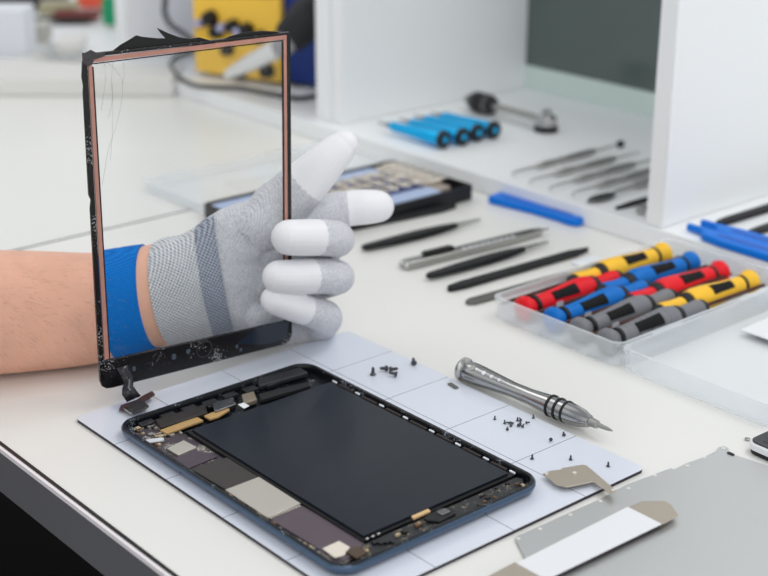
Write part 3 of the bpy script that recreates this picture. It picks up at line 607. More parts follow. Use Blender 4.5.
# bent bracket on the mat corner
t = thing('metal_bracket', 'beige L-shaped metal bracket hanging over the right edge of the mat', 'bracket', (0, 0, 0.0023))
def holed(poly, z0, z1, m, name, par, label=None, bev=0.0002):
    o = MB().prism(poly, z0, z1).build(name, m, par, bevel=bev)
    if label: o['label'] = label
    return o
br = [(0.1895, 0.1436), (0.18973, 0.14918), (0.19246, 0.1542), (0.19171, 0.15581), (0.19611, 0.16713), (0.19816, 0.16811), (0.22608, 0.15928), (0.22741, 0.15581), (0.22562, 0.15469), (0.21234, 0.15735), (0.20745, 0.14267), (0.20219, 0.14055)]
holed(br, 0.0024, 0.0030, M_beige, 'plate', t)
for (x, y), r in zip([(0.1913, 0.14467), (0.19999, 0.1567), (0.2252, 0.15789)], (.0009, .0011, .0010)):
    MB().lathe([(0, r), (.0008, r), (.0009, r * .6)], n=14, M=Tr(x, y, 0.0028) @ Rot('X', PI / 2)).build('rivet', mat('rivet', (236, 232, 224), 0.35, 0.3), t, smooth=True, auto=30)

# big shield plate
t = thing('shield_plate', 'large flat grey metal shield plate at the lower right of the bench', 'metal plate', (0, 0, 0.0006))
pl = [(0.22114, 0.09104), (0.22055, 0.09336)] + [(0.22101, 0.10701), (0.22145, 0.12904), (0.22229, 0.15069), (0.22089, 0.17333), (0.22314, 0.19295), (0.22437, 0.20577), (0.22631, 0.20565), (0.22617, 0.21518), (0.22779, 0.22944), (0.22778, 0.23947), (0.22596, 0.24433), (0.22665, 0.24835), (0.22965, 0.24805), (0.2344, 0.24351)]
pl = pl + [(0.258, 0.2475), (0.45, 0.2475), (0.45, 0.0), (0.27, 0.0), (0.240, 0.080)]
MB().prism(pl, 0, 0.0009).build('sheet', M_plate, t, bevel=0.0002)
for (x, y) in [(0.22278, 0.09185), (0.22316, 0.10646), (0.22342, 0.12816), (0.22393, 0.14988), (0.22437, 0.17114), (0.22435, 0.19261), (0.22849, 0.21427), (0.22842, 0.22893), (0.22857, 0.24549)]:
    MB().lathe([(0, .0010), (.0002, .0010)], n=14, M=Tr(x, y, 0.0009) @ Rot('X', PI / 2)).build('screw_hole', mat('hole_light', (232, 230, 224), 0.5), t)
x, y = [(0.2334, 0.24296)][0]
MB().prism(rrect(x - .0004, y - .0010, x + .0040, y + .0010, .0009), .0009, .0014).build('rubber_pad', M_black, t)
# white-labelled strip lying on the plate
t = thing('display_bracket', 'beige metal strip with a white label lying on the grey shield plate', 'bracket', (0, 0, 0.0018))
ZT = .0085
MB().prism([(0.24043, 0.15131), (0.24081, 0.16152), (0.24793, 0.17047), (0.25265, 0.17006), (0.26212, 0.16416), (0.26218, 0.14967), (0.26154, 0.15098)], 0.0024, 0.0028).build('end_plate', M_beige, t, bevel=0.0002)
MB().prism([(0.24043, 0.05328), (0.23986, 0.0719), (0.25784, 0.07158), (0.26561, 0.05444), (0.25263, 0.03914)], 0.0024, 0.0028).build('end_plate', M_beige, t, bevel=0.0002)
s0 = [(0.24133, 0.07131), (0.24043, 0.15131), (0.26197, 0.15097), (0.25986, 0.07172)]
MB().prism(s0, 0.0024, 0.0032).build('white_label', M_glosswhite, t, bevel=0.0002)
MB().prism([(s0[3][0] - .001, s0[3][1]), (s0[2][0] - .001, s0[2][1]), (s0[2][0] - .0035, s0[2][1]), (s0[3][0] - .0035, s0[3][1])], 0, 0.0023).build('side_flange', mat('flange_shade', (58, 52, 56), 0.5, 0.4), t)  # both flanges coloured dark to paint in the shadow under the strip
MB().prism([(s0[0][0] + .002, s0[0][1]), (s0[1][0] + .002, s0[1][1]), (s0[1][0] + .004, s0[1][1]), (s0[0][0] + .004, s0[0][1])], 0, 0.0023).build('side_flange', mat('flange_shade', (58, 52, 56), 0.5, 0.4), t)

# phone at the right edge
t = thing('smartphone', 'small phone with black screen and white edge at the right of the bench', 'phone', (0.2350, 0.2560, 0.0004), -0.03)
q = [(0, 0), (0.060, 0), (0.060, 0.045), (0, 0.045)]
t.location = (0.2375, 0.2535, 0.0004)
MB().prism(rrect(0, 0, 0.075, 0.060, .006), 0.0, 0.0022).build('back_shell', M_black, t, bevel=0.0006)
MB().prism(rrect(-0.0006, -0.0006, 0.0756, 0.0606, .006), 0.0024, 0.0066).build('white_band', M_glosswhite, t, bevel=0.0008)
MB().prism(rrect(0.0006, 0.0006, 0.0744, 0.0594, .005), 0.0066, 0.0074).build('front_glass', mat('phone_glass', (34, 36, 42), 0.08), t, bevel=0.0002)
MB().prism(rrect(0.006, 0.005, 0.0700, 0.0550, .001), 0.0074, 0.0075).build('screen', mat('phone_screen', (12, 12, 18), 0.05), t)
o = MB().lathe([(0, .0015), (.0006, .0016), (.0008, .0012)], n=16, M=Rot('X', PI / 2)).build('washer', M_satin, smooth=True); p = (0.22928, 0.26625, 0.001); o.location = (p[0], p[1], 0.0004)
tag(o, 'tiny metal washer beside the corner of the small phone', 'washer')

# ------------------------------------------------------------ driver set box
M_clear = clear('milky_plastic', (246, 250, 252), 0.18, 0.15)
M_clearl = clear('milky_lid', (248, 250, 252), 0.10, 0.12)
def tray(name, x0, y0, x1, y1, h, m, par, th=0.0013, r=0.006, floor_=0.0012):
    mb = MB()
    def rg(i, z, rr): return [(x, y, z) for x, y in rrect(x0 + i, y0 + i, x1 - i, y1 - i, rr, 5)]
    mb.loops([rg(0.001, 0, r), rg(0.0, 0.0012, r), rg(-0.0006, h - 0.002, r), rg(-0.0014, h - 0.0018, r), rg(-0.0014, h, r), rg(th - 0.0006, h, r - th + .002), rg(th + 0.0006, floor_, r - th + 0.002)], 0, True, True)
    return mb.build(name, m, par, smooth=True, auto=35)
t = thing('driver_case', 'open milky plastic case, its tray holding eight coloured precision drivers', 'tool case', (0, 0, 0.0004))
trb = tray('tray', 0.0095, 0.2860, 0.1185, 0.4700, 0.0160, M_clear, t)
for x in (0.0395, 0.0645, 0.0880):   # moulded ridges carrying the handles
    for y in (0.315, 0.42):
        MB().prism([(0, 0), (0.006, 0), (0.003, 0.013)], -0.003, 0.003, M=Tr(x, y, 0.0013) @ Rot('X', PI / 2)).build('moulded_rib', M_clear, trb)
ld = tray('lid', 0.1215, 0.2860, 0.2290, 0.4700, 0.0150, M_clearl, t)
MB().box((0.1190, 0.315, 0.0142), (0.1212, 0.345, 0.0156)).build('hinge', M_clear, t)
MB().box((0.1190, 0.405, 0.0142), (0.1212, 0.435, 0.0156)).build('hinge', M_clear, t)
MB().box((0.000, 0.372, 0.0150), (0.0085, 0.396, 0.0172)).build('latch_tab', mat('milky_solid', (232, 238, 244), 0.3), t, bevel=0.0004)
o = MB().prism([(0, 0), (0.045, -0.012), (0.065, 0.06), (0.02, 0.07)], 0, 0.0006).build('paper_card', M_glosswhite)
p = (0.13731, 0.38529, 0.006); o.location = (p[0], p[1], 0.0050); o.rotation_euler = (0.04, -0.02, 0.25)
tag(o, 'pale paper card lying in the open case lid', 'card')

def driver(label, loc, rz, colname, rot=None):
    """handle along +Y starting at the butt; the butt is a flared knob"""
    t = thing('coloured_driver', label, 'screwdriver', loc, rz, 'coloured drivers in the plastic case')
    MB().lathe([(0, .0010), (.0004, .0062), (.0018, .0082), (.0045, .0086), (.0075, .0074), (.0098, .0056), (.0112, .0052)], n=32).build('swivel_cap', MATS[colname], t, smooth=True, auto=60)
    MB().lathe([(.0112, .0050), (.0114, .0066), (.0138, .0068), (.0140, .0050)], n=32).build('neck_ring', M_blackm, t, smooth=True)
    MB().lathe([(.0140, .0050), (.0142, .0064), (.020, .0064), (.034, .0072), (.050, .0088), (.060, .0092), (.066, .0084), (.0665, .0060)], n=32).build('handle', MATS[colname], t, smooth=True, auto=60)
    MB().lathe([(.0665, .0060), (.0667, .0080), (.0700, .0078), (.0722, .0066), (.0722, .0050)], n=32).build('front_ring', M_blackm, t, smooth=True)
    MB().lathe([(.0722, .0050), (.0724, .0062), (.0800, .0060), (.0900, .0068), (.0925, .0064), (.0925, .0040)], n=32).build('collar', MATS[colname], t, smooth=True, auto=60)
    MB().lathe([(.0925, .0040), (.0927, .0062), (.0955, .0060), (.0985, .0040), (.0985, .0020)], n=24).build('chuck', M_blackm, t, smooth=True)
    # black rubber inlay on top
    ys = [.026, .032, .040, .048]; rr = [.0068, .0071, .0078, .0087]
    ringsv = []
    for sgn in (0, 1):
        pass
    mb = MB(); n = 7; vs = []; 
    for y, r in zip(ys, rr):
        for off in (.0004,):
            for k in range(n):
                a = math.radians(-26 + 52 * k / (n - 1)); vs.append((math.sin(a) * (r + off), y, math.cos(a) * (r + off)))
    fs = [(j * n + k, j * n + k + 1, (j + 1) * n + k + 1, (j + 1) * n + k) for j in range(3) for k in range(n - 1)]
    mb.add(vs, fs); o = mb.build('grip_inlay', mat('inlay_rubber', (12, 12, 14), 0.7, spec=0.3), t); sdm = o.modifiers.new('s', 'SOLIDIFY'); sdm.thickness = 0.0008; sdm.offset = -1
    o.rotation_euler = (0, 0.75, 0)
    MB().lathe([(.0985, .0014), (.160, .0013), (.161, .0006)], n=10, M=Tr(.0012, 0, 0.0015)).build('blade', mat('blade_dark', (86, 52, 46), 0.35, 0.6), t, smooth=True, auto=30)
    return t
mat('driver_red', (234, 26, 40), 0.42, spec=0.3); mat('driver_blue', (0, 112, 200), 0.42, spec=0.3); mat('driver_grey', (126, 127, 132), 0.45, spec=0.3); mat('driver_yellow', (255, 200, 58), 0.42, spec=0.3)
ZF = 0.0101
d0 = driver('red driver with its butt facing the front, leftmost in the case', (0.0285, 0.2925, ZF), -0.02, 'driver_red')
dup(d0, (0.0545, 0.2925, ZF), -0.01, 'blue driver with its butt facing the front of the case', swap={'driver_red': 'driver_blue'})
dup(d0, (0.0775, 0.2925, ZF), 0.0, 'smooth grey driver between the front blue driver and the ribbed grey one', swap={'driver_red': 'driver_grey'})
g2 = dup(d0, (0.1010, 0.2920, ZF), -0.03, 'ribbed grey driver along the hinge side of the case, nearest the lid', swap={'driver_red': 'driver_grey'})
for k in kids(g2):
    if k.name.startswith('grip_inlay'): k.scale = (1.08, 1, 1.08)
for k in range(8):
    y = .0195 + k * .0052; r = .0064 + (0.0026 * (y - .02) / .036)
    MB().lathe([(y - .0014, r - .0002), (y - .0008, r + .0003), (y + .0008, r + .0004), (y + .0014, r)], n=28).build('grip_rib', MATS['driver_grey'], g2, smooth=True)
for (x, xe, c, lab) in ((0.0190, 0.0135, 'driver_yellow', 'yellow driver at the far left corner of the case, butt pointing away'), (0.0445, 0.0395, 'driver_blue', 'blue driver at the back of the case, butt pointing away'),
                    (0.0700, 0.0640, 'driver_red', 'red driver at the back of the case, butt pointing away'), (0.0955, 0.0890, 'driver_yellow', 'yellow driver at the back of the case beside the lid hinge')):
    dd = dup(d0, (x + .002, 0.4525, 0.0122), PI + math.atan2(x - xe, 0.095) * -1, lab, swap={'driver_red': c}, rot=(-0.03, 0, PI - math.atan2(x - xe, 0.095)))
    for k in kids(dd):
        if k.name.startswith('grip_inlay'): k.rotation_euler = (0, -0.6, 0)

# ------------------------------------------------------------ tools lying in a row on the bench, all pointing away
def blade_poly(w0, w1, w2, L, tipw=0.0008, s1=0.18, s2=0.8):
    return [(-w0 / 2, 0.002), (-w0 / 4, 0), (w0 / 4, 0), (w0 / 2, 0.002), (w1 / 2, L * s1), (w2 / 2, L * s2), (tipw / 2, L), (-tipw / 2, L), (-w2 / 2, L * s2), (-w1 / 2, L * s1)]
# black spudger behind the index finger
t = MB().prism(blade_poly(.006, .008, .008, .125, .001, .1, .86), 0, 0.004).build('spudger', M_blackm, bevel=0.0006); t.location = (-0.1990, 0.310, 0.0004); t.rotation_euler = (0, 0, -0.12)
tag(t, 'black pointed spudger just in front of the bit case, partly behind the index finger', 'pry tool')
def tweezers(loc, rz, label, L=0.118):
    t = thing('tweezers', label, 'tweezers', loc, rz, None)
    for s in (-1, 1):
        mb = MB()
        rings = []
        for y, w_, g in ((0, .004, 0), (.004, .0065, 0), (.03, .0090, .0012), (.055, .0095, .0024), (.075, .0078, .0020), (.088, .0050, .0012), (.092, .0044, .0010)):
            zc = .0026 + s * (0.0009 + g * .25); y_ = y * L / .118
            rings.append([(-w_ / 2, y_, zc - .0007), (w_ / 2, y_, zc - .0007), (w_ / 2, y_, zc + .0007), (-w_ / 2, y_, zc + .0007)])
        mb.loops(rings); a = mb.build('arm', M_blackm, t, bevel=0.0003)
        mb = MB(); rings = []
        for y, w_, g in ((.0921, .0046, .0010), (.105, .0026, .0005), (.118, .0008, .0001)):
            zc = .0026 + s * (0.0007 + g * .25); y_ = y * L / .118
            rings.append([(-w_ / 2, y_, zc - .0005), (w_ / 2, y_, zc - .0005), (w_ / 2, y_, zc + .0005), (-w_ / 2, y_, zc + .0005)])
        mb.loops(rings); mb.build('tip', M_steel, a)['label'] = 'bare steel tip'
    return t
tweezers((-0.149, 0.304, 0.0012), -0.06, 'black tweezers with silver tips, left of the utility knife')
tweezers((-0.0715, 0.3000, 0.0012), -0.03, 'black tweezers with silver tips, between the utility knife and the flat black spudger', 0.122)
# utility knife
t = thing('utility_knife', 'silver snap-blade knife with black slider among the black tools', 'knife', (-0.1010, 0.3035, 0.0004), -0.085)
kb = MB(); kb.prism([(-.0062, .002), (-.0050, 0), (.0050, 0), (.0062, .002), (.0064, .10), (.0020, .134), (-.0040, .134), (-.0062, .12)], 0, 0.0066); kb.build('body', M_satin, t, bevel=0.0012); t.scale = (0.84, 1, 0.9)
MB().prism([(-.0022, .030), (.0022, .030), (.0022, .126), (-.0022, .126)], 0.0067, 0.0072).build('slot', M_dsteel, t)
for k in range(9):
    MB().box((.0024, .052 + k * .006, .0066), (.0058, .0555 + k * .006, .0069)).build('scale_mark', M_glosswhite, t)
sl = MB().box((-.0044, .018, .0073), (.0020, .046, .0098)).build('slider', M_black, t, bevel=0.0008)
for k in range(6): MB().box((-.0040, .021 + k * .004, .0098), (.0016, .0225 + k * .004, .0104)).build('slider_ridge', M_black, sl)
MB().prism([(-.0040, .126), (.0012, .126), (.0004, .1420), (-.0030, .1360)], 0.0040, 0.0050).build('blade', M_dsteel, t)
for x in (-.0034, .0034):
    MB().lathe([(-.0018, .0020), (-.0010, .0027), (.0002, .0028)], n=16, M=Tr(x, 0, .0033)).build('end_knob', M_steel, t, smooth=True)
t = MB().prism(blade_poly(.0050, .0082, .0082, .140, .0010, .10, .88), 0, 0.0038).build('spudger', M_blackm, bevel=0.0008); t.location = (-0.0460, 0.2965, 0.0004); t.rotation_euler = (0, 0, -0.045)
tag(t, 'flat black spudger with pointed end, beside the long grey metal one', 'pry tool')
t = thing('metal_spudger', 'long flat grey metal pry tool beside the driver case', 'pry tool', (-0.0195, 0.2890, 0.0004), -0.065)
MB().prism([(-.0035, .003), (-.0015, 0), (.0020, .0005), (.0045, .004), (.0045, .10), (.0040, .142), (-.0040, .142), (-.0045, .10), (-.0045, .006)], 0, 0.0022).build('blade', mat('dull_grey', (112, 112, 108), 0.45, 0.6), t, bevel=0.0004)
MB().prism([(-.0040, .142), (.0040, .142), (.0060, .156), (.0020, .172), (-.0030, .170), (-.0050, .156)], 0, 0.0022).build('paddle_end', M_satin, t, bevel=0.0004)
# blue plastic spudger
t = thing('blue_pry_bar', 'blue plastic pry bar with widened ends in front of the shelf ledge', 'pry tool', (-0.1790, 0.4735, 0.0004), -PI / 2 + 0.10)
MB().prism([(-.0085, .001), (-.0075, 0), (.0075, 0), (.0085, .001), (.0088, .010), (.0072, .045), (.0085, .074), (.0105, .083), (.0100, .090), (.0080, .0935), (-.0080, .0935), (-.0100, .090), (-.0105, .083), (-.0085, .074), (-.0072, .045), (-.0088, .010)], 0, 0.0060).build('bar', M_blue, t, bevel=0.0016)
MB().prism([(-.0026, .012), (.0026, .012), (.0014, .045), (.0032, .082), (-.0032, .082), (-.0014, .045)], 0.0058, 0.0063).build('recess', mat('blue_deep', (0, 92, 196), 0.4, spec=0.25), t, bevel=0.0002)
# two blue opening tools, one on the other, at the right
def pry(label, loc, rz):
    t = thing('opening_tool', label, 'pry tool', loc, rz)
    MB().prism([(-.0075, .0005), (-.0040, 0), (-.0032, .012), (.0000, .020), (.0040, .0200), (.0060, .022), (.0092, .040), (.0092, .120), (-.0092, .120), (-.0098, .040), (-.0078, .016)], 0, 0.0058).build('bar', M_blue, t, bevel=0.0012)
    MB().prism([(-.0030, .032), (.0030, .032), (.0040, .060), (.0030, .112), (-.0030, .112), (-.0040, .060)], 0.0057, 0.0061).build('recess', MATS['blue_deep'], t, bevel=0.0003)
    return t
pry('blue plastic opening tool at the front, its notched end by the shelf divider', (0.0060, 0.4900, 0.0166), -PI / 2 + 0.0)
pry('blue plastic opening tool lying just behind the front one', (0.0070, 0.5055, 0.0166), -PI / 2 + 0.03)
# two black tweezers at far right on the shelf
for loc, lab in (((0.0150, 0.5200, 0.0168), 'black flat tool on the shelf board close to the divider'), ((0.0450, 0.5190, 0.0168), 'black flat tool on the shelf board further right, nearer the picture edge')):
    t = MB().prism(blade_poly(.0050, .0080, .0095, .150, .0020, .1, .8), 0, 0.0040).build('black_spudger', M_blackm, bevel=0.0008); t.location = loc; t.rotation_euler = (0, 0, -0.02)
    tag(t, lab, 'pry tool')

# ------------------------------------------------------------ probes on the shelf board
def probe(loc, rz, label, kind=0, Lh=0.062):
    t = thing('probe', label, 'probe', loc, rz, None)
    MB().lathe([(0.034, .0010), (.036, .0022), (.048, .0028), (.066, .0023), (.068, .0031), (.070, .0024), (.092, .0030), (.108, .0028), (.114, .0016), (.115, .0010)], n=16, M=Tr(0, 0, .0034)).build('handle', mat('probe_steel', (176, 176, 172), 0.3, 0.9), t, smooth=True, auto=35)
    mb = MB(); mb.sweep([(0.006, 0.002, 0.0022), (0.001, 0.004, 0.0030), (0, 0.012, 0.0036), (0, 0.036, 0.0034)], [0.0003, .0005, .0008, .0011], n=8, smooth=4); mb.build('hook_tip', M_satin, t, smooth=True)
    mb = MB(); mb.sweep([(0, 0.114, 0.0034), (0, 0.134, 0.0036), (0.000, 0.146, 0.0036)], [0.0011, .0008, .0005], n=8); mb.build('rear_tip', M_satin, t, smooth=True)
    if kind == 1: MB().lathe([(.145, .0002), (.146, .0028), (.148, .0034), (.151, .0030), (.153, .0008)], n=16, M=Tr(0, 0, .0036)).build('ball_end', M_black, t, smooth=True)
    return t
probe((-0.181, 0.492, 0.0166), 0.02, 'steel probe with a black ball end, furthest left of the probes', 1)
probe((-0.156, 0.487, 0.0166), -0.01, 'steel probe lying next to the ball-ended one')
probe((-0.1315, 0.485, 0.0166), 0.0, 'steel probe third from the left on the shelf board')
probe((-0.1085, 0.487, 0.0166), 0.0, 'steel probe beside the leaf-shaped carver')
t = thing('carver', 'steel carver with a dark leaf-shaped blade on the shelf board', 'carving tool', (-0.0880, 0.4870, 0.0167), 0.02)
MB().prism([(0, 0), (.0052, .009), (.0068, .020), (.0040, .032), (0, .035), (-.0040, .032), (-.0062, .020), (-.0048, .009)], .001, .0026).build('blade', M_dsteel, t, bevel=0.0004)
MB().lathe([(.034, .0014), (.060, .0018), (.064, .0028), (.10, .0028), (.12, .0014)], n=14, M=Tr(0, 0, .0030)).build('handle', MATS['probe_steel'], t, smooth=True)
t = MB().prism(blade_poly(.0010, .0040, .0050, .080, .003, .2, .8), 0, 0.003).build('scalpel_handle', M_blackm, bevel=0.0006); t.location = (-0.0620, 0.4920, 0.0166); tag(t, 'thin black tool on the shelf board left of the divider', 'pry tool')
t = MB().lathe([(0, .001), (.001, .0034), (.005, .0036), (.006, .0022), (.06, .0020)], n=14).build('spatula', M_satin, smooth=True); t.location = (-0.0420, 0.4960, 0.0204); t.rotation_euler = (0, 0, 0.1); tag(t, 'small steel tool end peeking out beside the white divider', 'hand tool')

# ------------------------------------------------------------ four blue precision drivers and the ratchet
def bdriver(loc, rz, label):
    t = thing('blue_precision_driver', label, 'screwdriver', loc, rz, 'blue metal drivers on the shelf board')
    MB().lathe([(0, .0010), (0, .0078), (.0006, .0084), (.0040, .0084), (.0046, .0070), (.0050, .0050)], n=28).build('swivel_cap', M_black, t, smooth=True, auto=30)
    MB().lathe([(-.0006, .0028), (-.0004, .0030), (.0, .0030)], n=16).build('cap_dot', MATS['anodised_blue'], t)['label'] = 'blue dot on the black cap'
    MB().lathe([(.0050, .0050), (.0052, .0068), (.010, .0070), (.028, .0062), (.052, .0050), (.068, .0048), (.073, .0030)], n=28).build('handle', MATS['anodised_blue'], t, smooth=True, auto=40)
    MB().lathe([(.073, .0026), (.077, .0024), (.078, .0013), (.088, .0010)], n=12).build('blade', M_dsteel, t, smooth=True)
    return t
mat('anodised_blue', (0, 176, 236), 0.25, 0.6)
ZB = 0.0166 + 0.0084
b0 = bdriver((-0.2835, 0.514, ZB), PI / 2 + 0.05, 'blue metal driver with black cap, nearest the viewer of the four')
dup(b0, (-0.2800, 0.5345, ZB), PI / 2 + 0.02, 'blue metal driver with black cap, second of the four counting from the viewer')
dup(b0, (-0.2815, 0.5550, ZB), PI / 2 + 0.02, 'blue metal driver with black cap, third of the four counting from the viewer')
dup(b0, (-0.2795, 0.5740, ZB), PI / 2 + 0.0, 'blue metal driver with black cap, farthest back of the four')
t = thing('ratchet', 'steel ratchet wrench with a black grip end standing behind the blue drivers', 'wrench', (-0.2700, 0.6330, 0.0166), PI / 2 - 0.02)
MB().lathe([(0, .0105), (.001, .0115), (.005, .0115), (.006, .0105)], n=28, M=Rot('X', PI / 2)).build('head_base', M_black, t, smooth=True, auto=40)
MB().lathe([(.006, .0100), (.013, .0100), (.0145, .0085), (.015, .0060), (.0155, .0045), (.020, .0045), (.0205, .003)], n=28, M=Rot('X', PI / 2)).build('head', M_steel, t, smooth=True, auto=40)
MB().sweep([(0, 0.008, .010), (0, 0.04, .0105), (0, .075, .0105)], [(.0030, .0048), (.0030, .0044), (.0036, .0042)], n=14).build('shaft', M_satin, t, smooth=True)
MB().lathe([(.072, .0050), (.074, .0085), (.082, .0095), (.098, .0095), (.104, .0080), (.106, .0040)], n=28, M=Tr(0, 0, .0105)).build('grip', mat('ribbed_black', (40, 40, 42), 0.4), t, smooth=True, auto=40)
for y in (.080, .086, .092, .098):
    MB().lathe([(y - .0012, .0094), (y - .0006, .0104), (y + .0006, .0104), (y + .0012, .0094)], n=28, M=Tr(0, 0, .0105)).build('grip_rib', M_dsteel if y in (.080, .098) else M_black, t, smooth=True)
MB().lathe([(.105, .0035), (.113, .0035), (.114, .002)], n=14, M=Tr(0, 0, .0105)).build('drive_tip', M_satin, t, smooth=True)

# ------------------------------------------------------------ bit case on the bench
t = thing('bit_case', 'shallow black case of screwdriver bits behind the gloved hand', 'bit case', (0, 0, 0.0004))
x0, x1, y0, y1 = -0.296, -0.192, 0.258, 0.462
cb = MB()
cb.loops([[(x, y, z) for x, y in rrect(x0 + i, y0 + i, x1 - i, y1 - i, .003, 3)] for i, z in ((0.001, 0), (0, .001), (0, .0130), (.002, .0130), (.0025, .0030))], 0, True, True)
cb.build('shell', M_black, t, smooth=True, auto=35)
M_lb = mat('pale_blue_foam', (176, 194, 228), 0.4)
MB().prism(rrect(x0 + .004, y0 + .004, x0 + .026, y1 - .03, .003), .0032, .0120).build('bit_holder', M_lb, t, bevel=0.001)
MB().prism(rrect(x1 - .026, y0 + .004, x1 - .006, y1 - .03, .003), .0032, .0120).build('bit_holder', M_lb, t, bevel=0.001)
MB().prism(rrect(x0 + .027, y0 + .004, x1 - .027, y1 - .03, .002), .0032, .0085).build('rack', mat('royal_blue', (30, 70, 165), 0.4), t, bevel=0.001)
MB().prism(rrect(x0 + .004, y1 - .029, x1 - .014, y1 - .012, .003), .0032, .0110).build('bit_holder', mat('taupe', (176, 164, 152), 0.5), t, bevel=0.001)
bit0 = None
for row in range(3):
    for k in range(12):
        bx = x0 + .032 + row * .018 + random.uniform(-.001, .001); by = y0 + .014 + k * .0142
        if bit0 is None:
            mb = MB(); mb.lathe([(-.013, .0020), (-.006, .0022), (-.0055, .0034), (.006, .0034), (.0065, .0020), (.0125, .0016), (.013, .0004)], n=8)
            bit0 = mb.build('screwdriver_bit', mat('bit_steel', (228, 220, 208), 0.2, 0.8), smooth=True, auto=30); tag(bit0, 'short steel screwdriver bit lying in the rack of the black bit case', 'bit', 'bits in the black case'); o = bit0
        else:
            o = bit0.copy(); C.objects.link(o)
        o.location = (bx, by, .0135); o.rotation_euler = (random.uniform(.05, .25), 0, -PI / 2 + random.uniform(-.25, .25))
for k in range(6):
    o = bit0.copy(); C.objects.link(o); o.location = (x0 + .018 + k * .0115, y1 - .020, .0145); o.rotation_euler = (.15, 0, -.3)
# clear lid lying behind it
t = tray('case_lid', -0.395, 0.262, -0.300, 0.462, 0.0100, M_clearl, None); t.location = (0, 0, 0.0004)
tag(t, 'clear plastic lid lying open behind the black bit case', 'lid')

# ------------------------------------------------------------ background: blue bench device, hot air handle, cable
t = thing('soldering_station', 'navy blue bench device with a yellow front and black knobs in the left shelf bay', 'soldering station', (-0.6900, 0.5180, 0.0165), 0.33)
MB().box((-0.010, 0.006, 0.004), (0.172, 0.110, 0.140)).build('housing', mat('navy_metal', (6, 48, 128), 0.4), t, bevel=0.003)
MB().prism([(-0.004, 0.004), (0.112, 0.004), (0.112, 0.135), (-0.004, 0.135)], -0.002, 0.006, M=Tr(0, 0.004, 0) @ Rot('X', PI / 2)).build('front_panel', mat('amber_panel', (255, 206, 74), 0.45), t, bevel=0.001)
def knob(x, z, r, m=None, L=0.012):
    return MB().lathe([(-.0022, r * .6), (-.0024, r), (-L, r * .85), (-L - .001, r * .5)], n=20, M=Tr(x, 0, z)).build('knob', m or M_black, t, smooth=True, auto=40)
for x, z, r in ((0.022, .066, .009), (0.030, .052, .008), (0.052, .060, .008), (0.070, .057, .009), (0.088, .052, .007), (0.096, .016, .008), (0.044, .034, .007), (0.060, .010, .006)):
    knob(x, z, r)
for x, z in ((0.010, .060), (0.040, .058), (0.062, .056)):
    knob(x, z, .005, mat('lilac', (176, 176, 214), 0.4), 0.014)
MB().box((0.075, -.0040, 0.095), (0.100, -.0022, 0.118)).build('display', mat('display_brown', (86, 66, 60), 0.3), t, bevel=0.001)
for x in (0.0, 0.115):
    MB().lathe([(0, .006), (.005, .006)], n=14, M=Tr(x + .005, 0.02, -0.001) @ Rot('X', PI / 2)).build('foot', M_black, t)
t = thing('hot_air_handle', 'black cylindrical hot air handle with a pale nozzle leaning on the blue device', 'heat tool')
HP = [(-0.59307, 0.49, 0.03753)] + [(-0.55606, 0.495, 0.05551)] + [(-0.5172, 0.505, 0.07669)] + [(-0.51831, 0.52, 0.08687)] + [(-0.51083, 0.535, 0.10239)]
MB().sweep(HP[3:], [.0185, .0215], n=24, smooth=1).build('grip', M_blackm, t, smooth=True)
MB().sweep([HP[2], tuple(Vector(HP[2]).lerp(Vector(HP[3]), .75))], [.0115, .0150], n=24, smooth=1).build('collar', mat('grey_plastic', (150, 150, 152), 0.4), t, smooth=True)
MB().sweep(HP[:3], [.0050, .0090, .0100], n=20, smooth=3).build('nozzle', mat('pale_nozzle', (228, 228, 228), 0.25, 0.4), t, smooth=True)
def cable(pts, r, label, m, cat='cable'):
    o = MB().sweep(pts, [r] * len(pts), n=10, smooth=8).build('cable', m, smooth=True); return tag(o, label, cat)
cable([(-0.7192, 0.5, 0.14108), (-0.72536, 0.5, 0.09691), (-0.72683, 0.5, 0.08128), (-0.71556, 0.5, 0.07065), (-0.69777, 0.5, 0.06655), (-0.68223, 0.5, 0.06222), (-0.66696, 0.5, 0.05683)], .0034, 'grey cable hanging down in front of the left shelf bay', mat('cable_grey', (74, 78, 84), 0.45))
lp = [(-0.78774, 0.56419, 0.02), (-0.77551, 0.54234, 0.02), (-0.74577, 0.51641, 0.02), (-0.71682, 0.5005, 0.02), (-0.67878, 0.48505, 0.0195), (-0.63991, 0.47757, 0.0195), (-0.61753, 0.48941, 0.0195), (-0.5966, 0.50714, 0.0195), (-0.56637, 0.51401, 0.0195), (-0.53617, 0.52152, 0.0195), (-0.51768, 0.52958, 0.0195), (-0.52068, 0.56901, 0.0195)]
cable(lp, .0026, 'dark grey cable looping on the shelf board below the blue device', mat('cable_dark', (40, 42, 46), 0.45))
o = MB().sweep([(-0.81143, 0.59407, 0.021), (-0.78353, 0.56149, 0.021)], [.0042, .0036], n=14, smooth=1).build('cable_plug', mat('plug_grey', (130, 136, 132), 0.4), smooth=True); tag(o, 'grey plug at the end of the looping cable', 'plug')

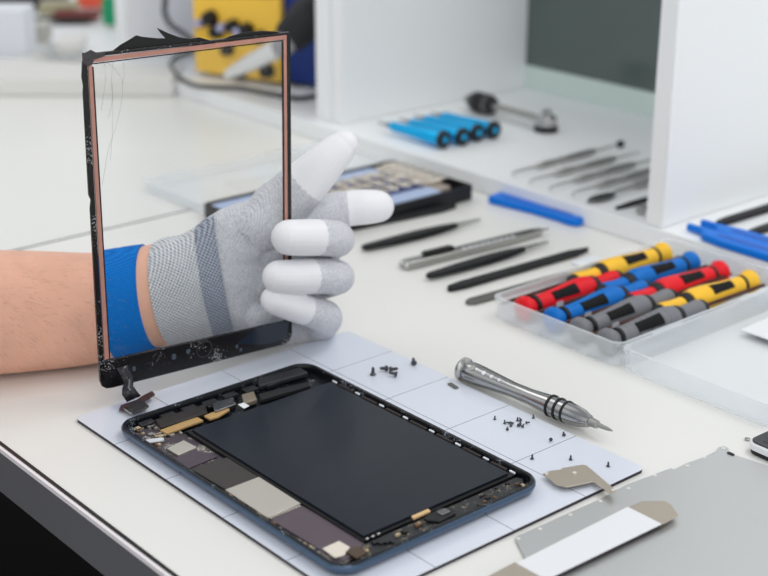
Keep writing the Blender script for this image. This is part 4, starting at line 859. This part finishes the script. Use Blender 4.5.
# far left clutter, all strongly out of focus
o = MB().box((0, 0, 0), (0.62, 0.085, 0.020)).build('white_platform', mat('off_white', (226, 225, 221), 0.5), bevel=0.002)
p = (-0.72214, 0.42156, 0.); o.location = (p[0] - 0.62 * 0.651, p[1] - 0.62 * 0.759, 0.0004); o.rotation_euler = (0, 0, math.atan2(0.759, 0.651))
o.location = (p[0] - 0.55 * 0.651, p[1] - 0.55 * 0.759, 0.0004)
tag(o, 'low white platform lying on the bench at the far left', 'platform')
RZ = math.atan2(0.759, 0.651)
def bgbox(name, px, sx, sy, sz, z, m, label, cat, rz=RZ, bev=0.002):
    o = MB().box((-sx, 0, 0), (0, sy, sz)).build(name, m, bevel=bev); o.location = (px[0], px[1], z); o.rotation_euler = (0, 0, rz); return tag(o, label, cat)
bgbox('white_box', (-0.87736, 0.40566, 0.0206), 0.12, 0.05, 0.055, 0.0208, mat('box_white', (226, 229, 236), 0.5), 'white box on the low platform at the left edge of the picture', 'box')
bgbox('paper_block', (-0.86998, 0.46936, 0.0206), 0.030, 0.05, 0.012, 0.0208, MATS['off_white'], 'small white block on the platform beside the white box', 'box')
bgbox('grey_box', (-0.9394, 0.4619, 0.0206), 0.022, 0.04, 0.022, 0.0208, mat('grey_mid', (186, 184, 178), 0.5), 'small grey block between two white boxes on the platform', 'box')
pz = 0.0208
for (x, y, sx, sy, sz, c, nm, lab, cat) in ((40, 9, .15, .05, .016, (40, 42, 46), 'black_case', 'long black case at the top left corner of the picture', 'case'),
      (76, 16, .05, .03, .016, (176, 170, 140), 'olive_component', 'olive beige part in the blurred heap at top left', 'part'),
      (98, 20, .06, .03, .008, (120, 40, 36), 'dark_red_part', 'dark red flat part in the blurred heap at top left', 'part'),
      (112, 8, .05, .03, .016, (232, 92, 66), 'orange_red_part', 'orange red part in the blurred heap left of the post', 'part'),
      (90, 22, .08, .02, .003, (50, 46, 42), 'dark_strip', 'thin dark strip under the blurred heap at top left', 'part'),
      (66, 4, .07, .03, .012, (90, 92, 84), 'grey_green_part', 'grey green part at the top of the blurred heap', 'part')):
    bgbox(nm, {(40, 9): (-1.1681, 0.57489, 0.0206), (76, 16): (-1.08807, 0.58585, 0.0206), (98, 20): (-1.04295, 0.59331, 0.0206), (112, 8): (-1.11244, 0.65539, 0.0206), (90, 22): (-1.03667, 0.57778, 0.0206), (66, 4): (-1.18204, 0.62256, 0.0206)}[(x, y)], sx, sy, sz, pz, mat(nm, c, 0.5), lab, cat)
o = MB().lathe([(0, .010), (.002, .012), (.030, .012), (.036, .008)], n=24, M=Rot('X', PI / 2)).build('green_cap', mat('green_plastic', (10, 150, 100), 0.4), smooth=True, auto=40)
p = (-1.00571, 0.59254, 0.0206); o.location = (p[0], p[1], 0.0206); tag(o, 'green plastic bottle cap beside the leftmost shelf post', 'cap')
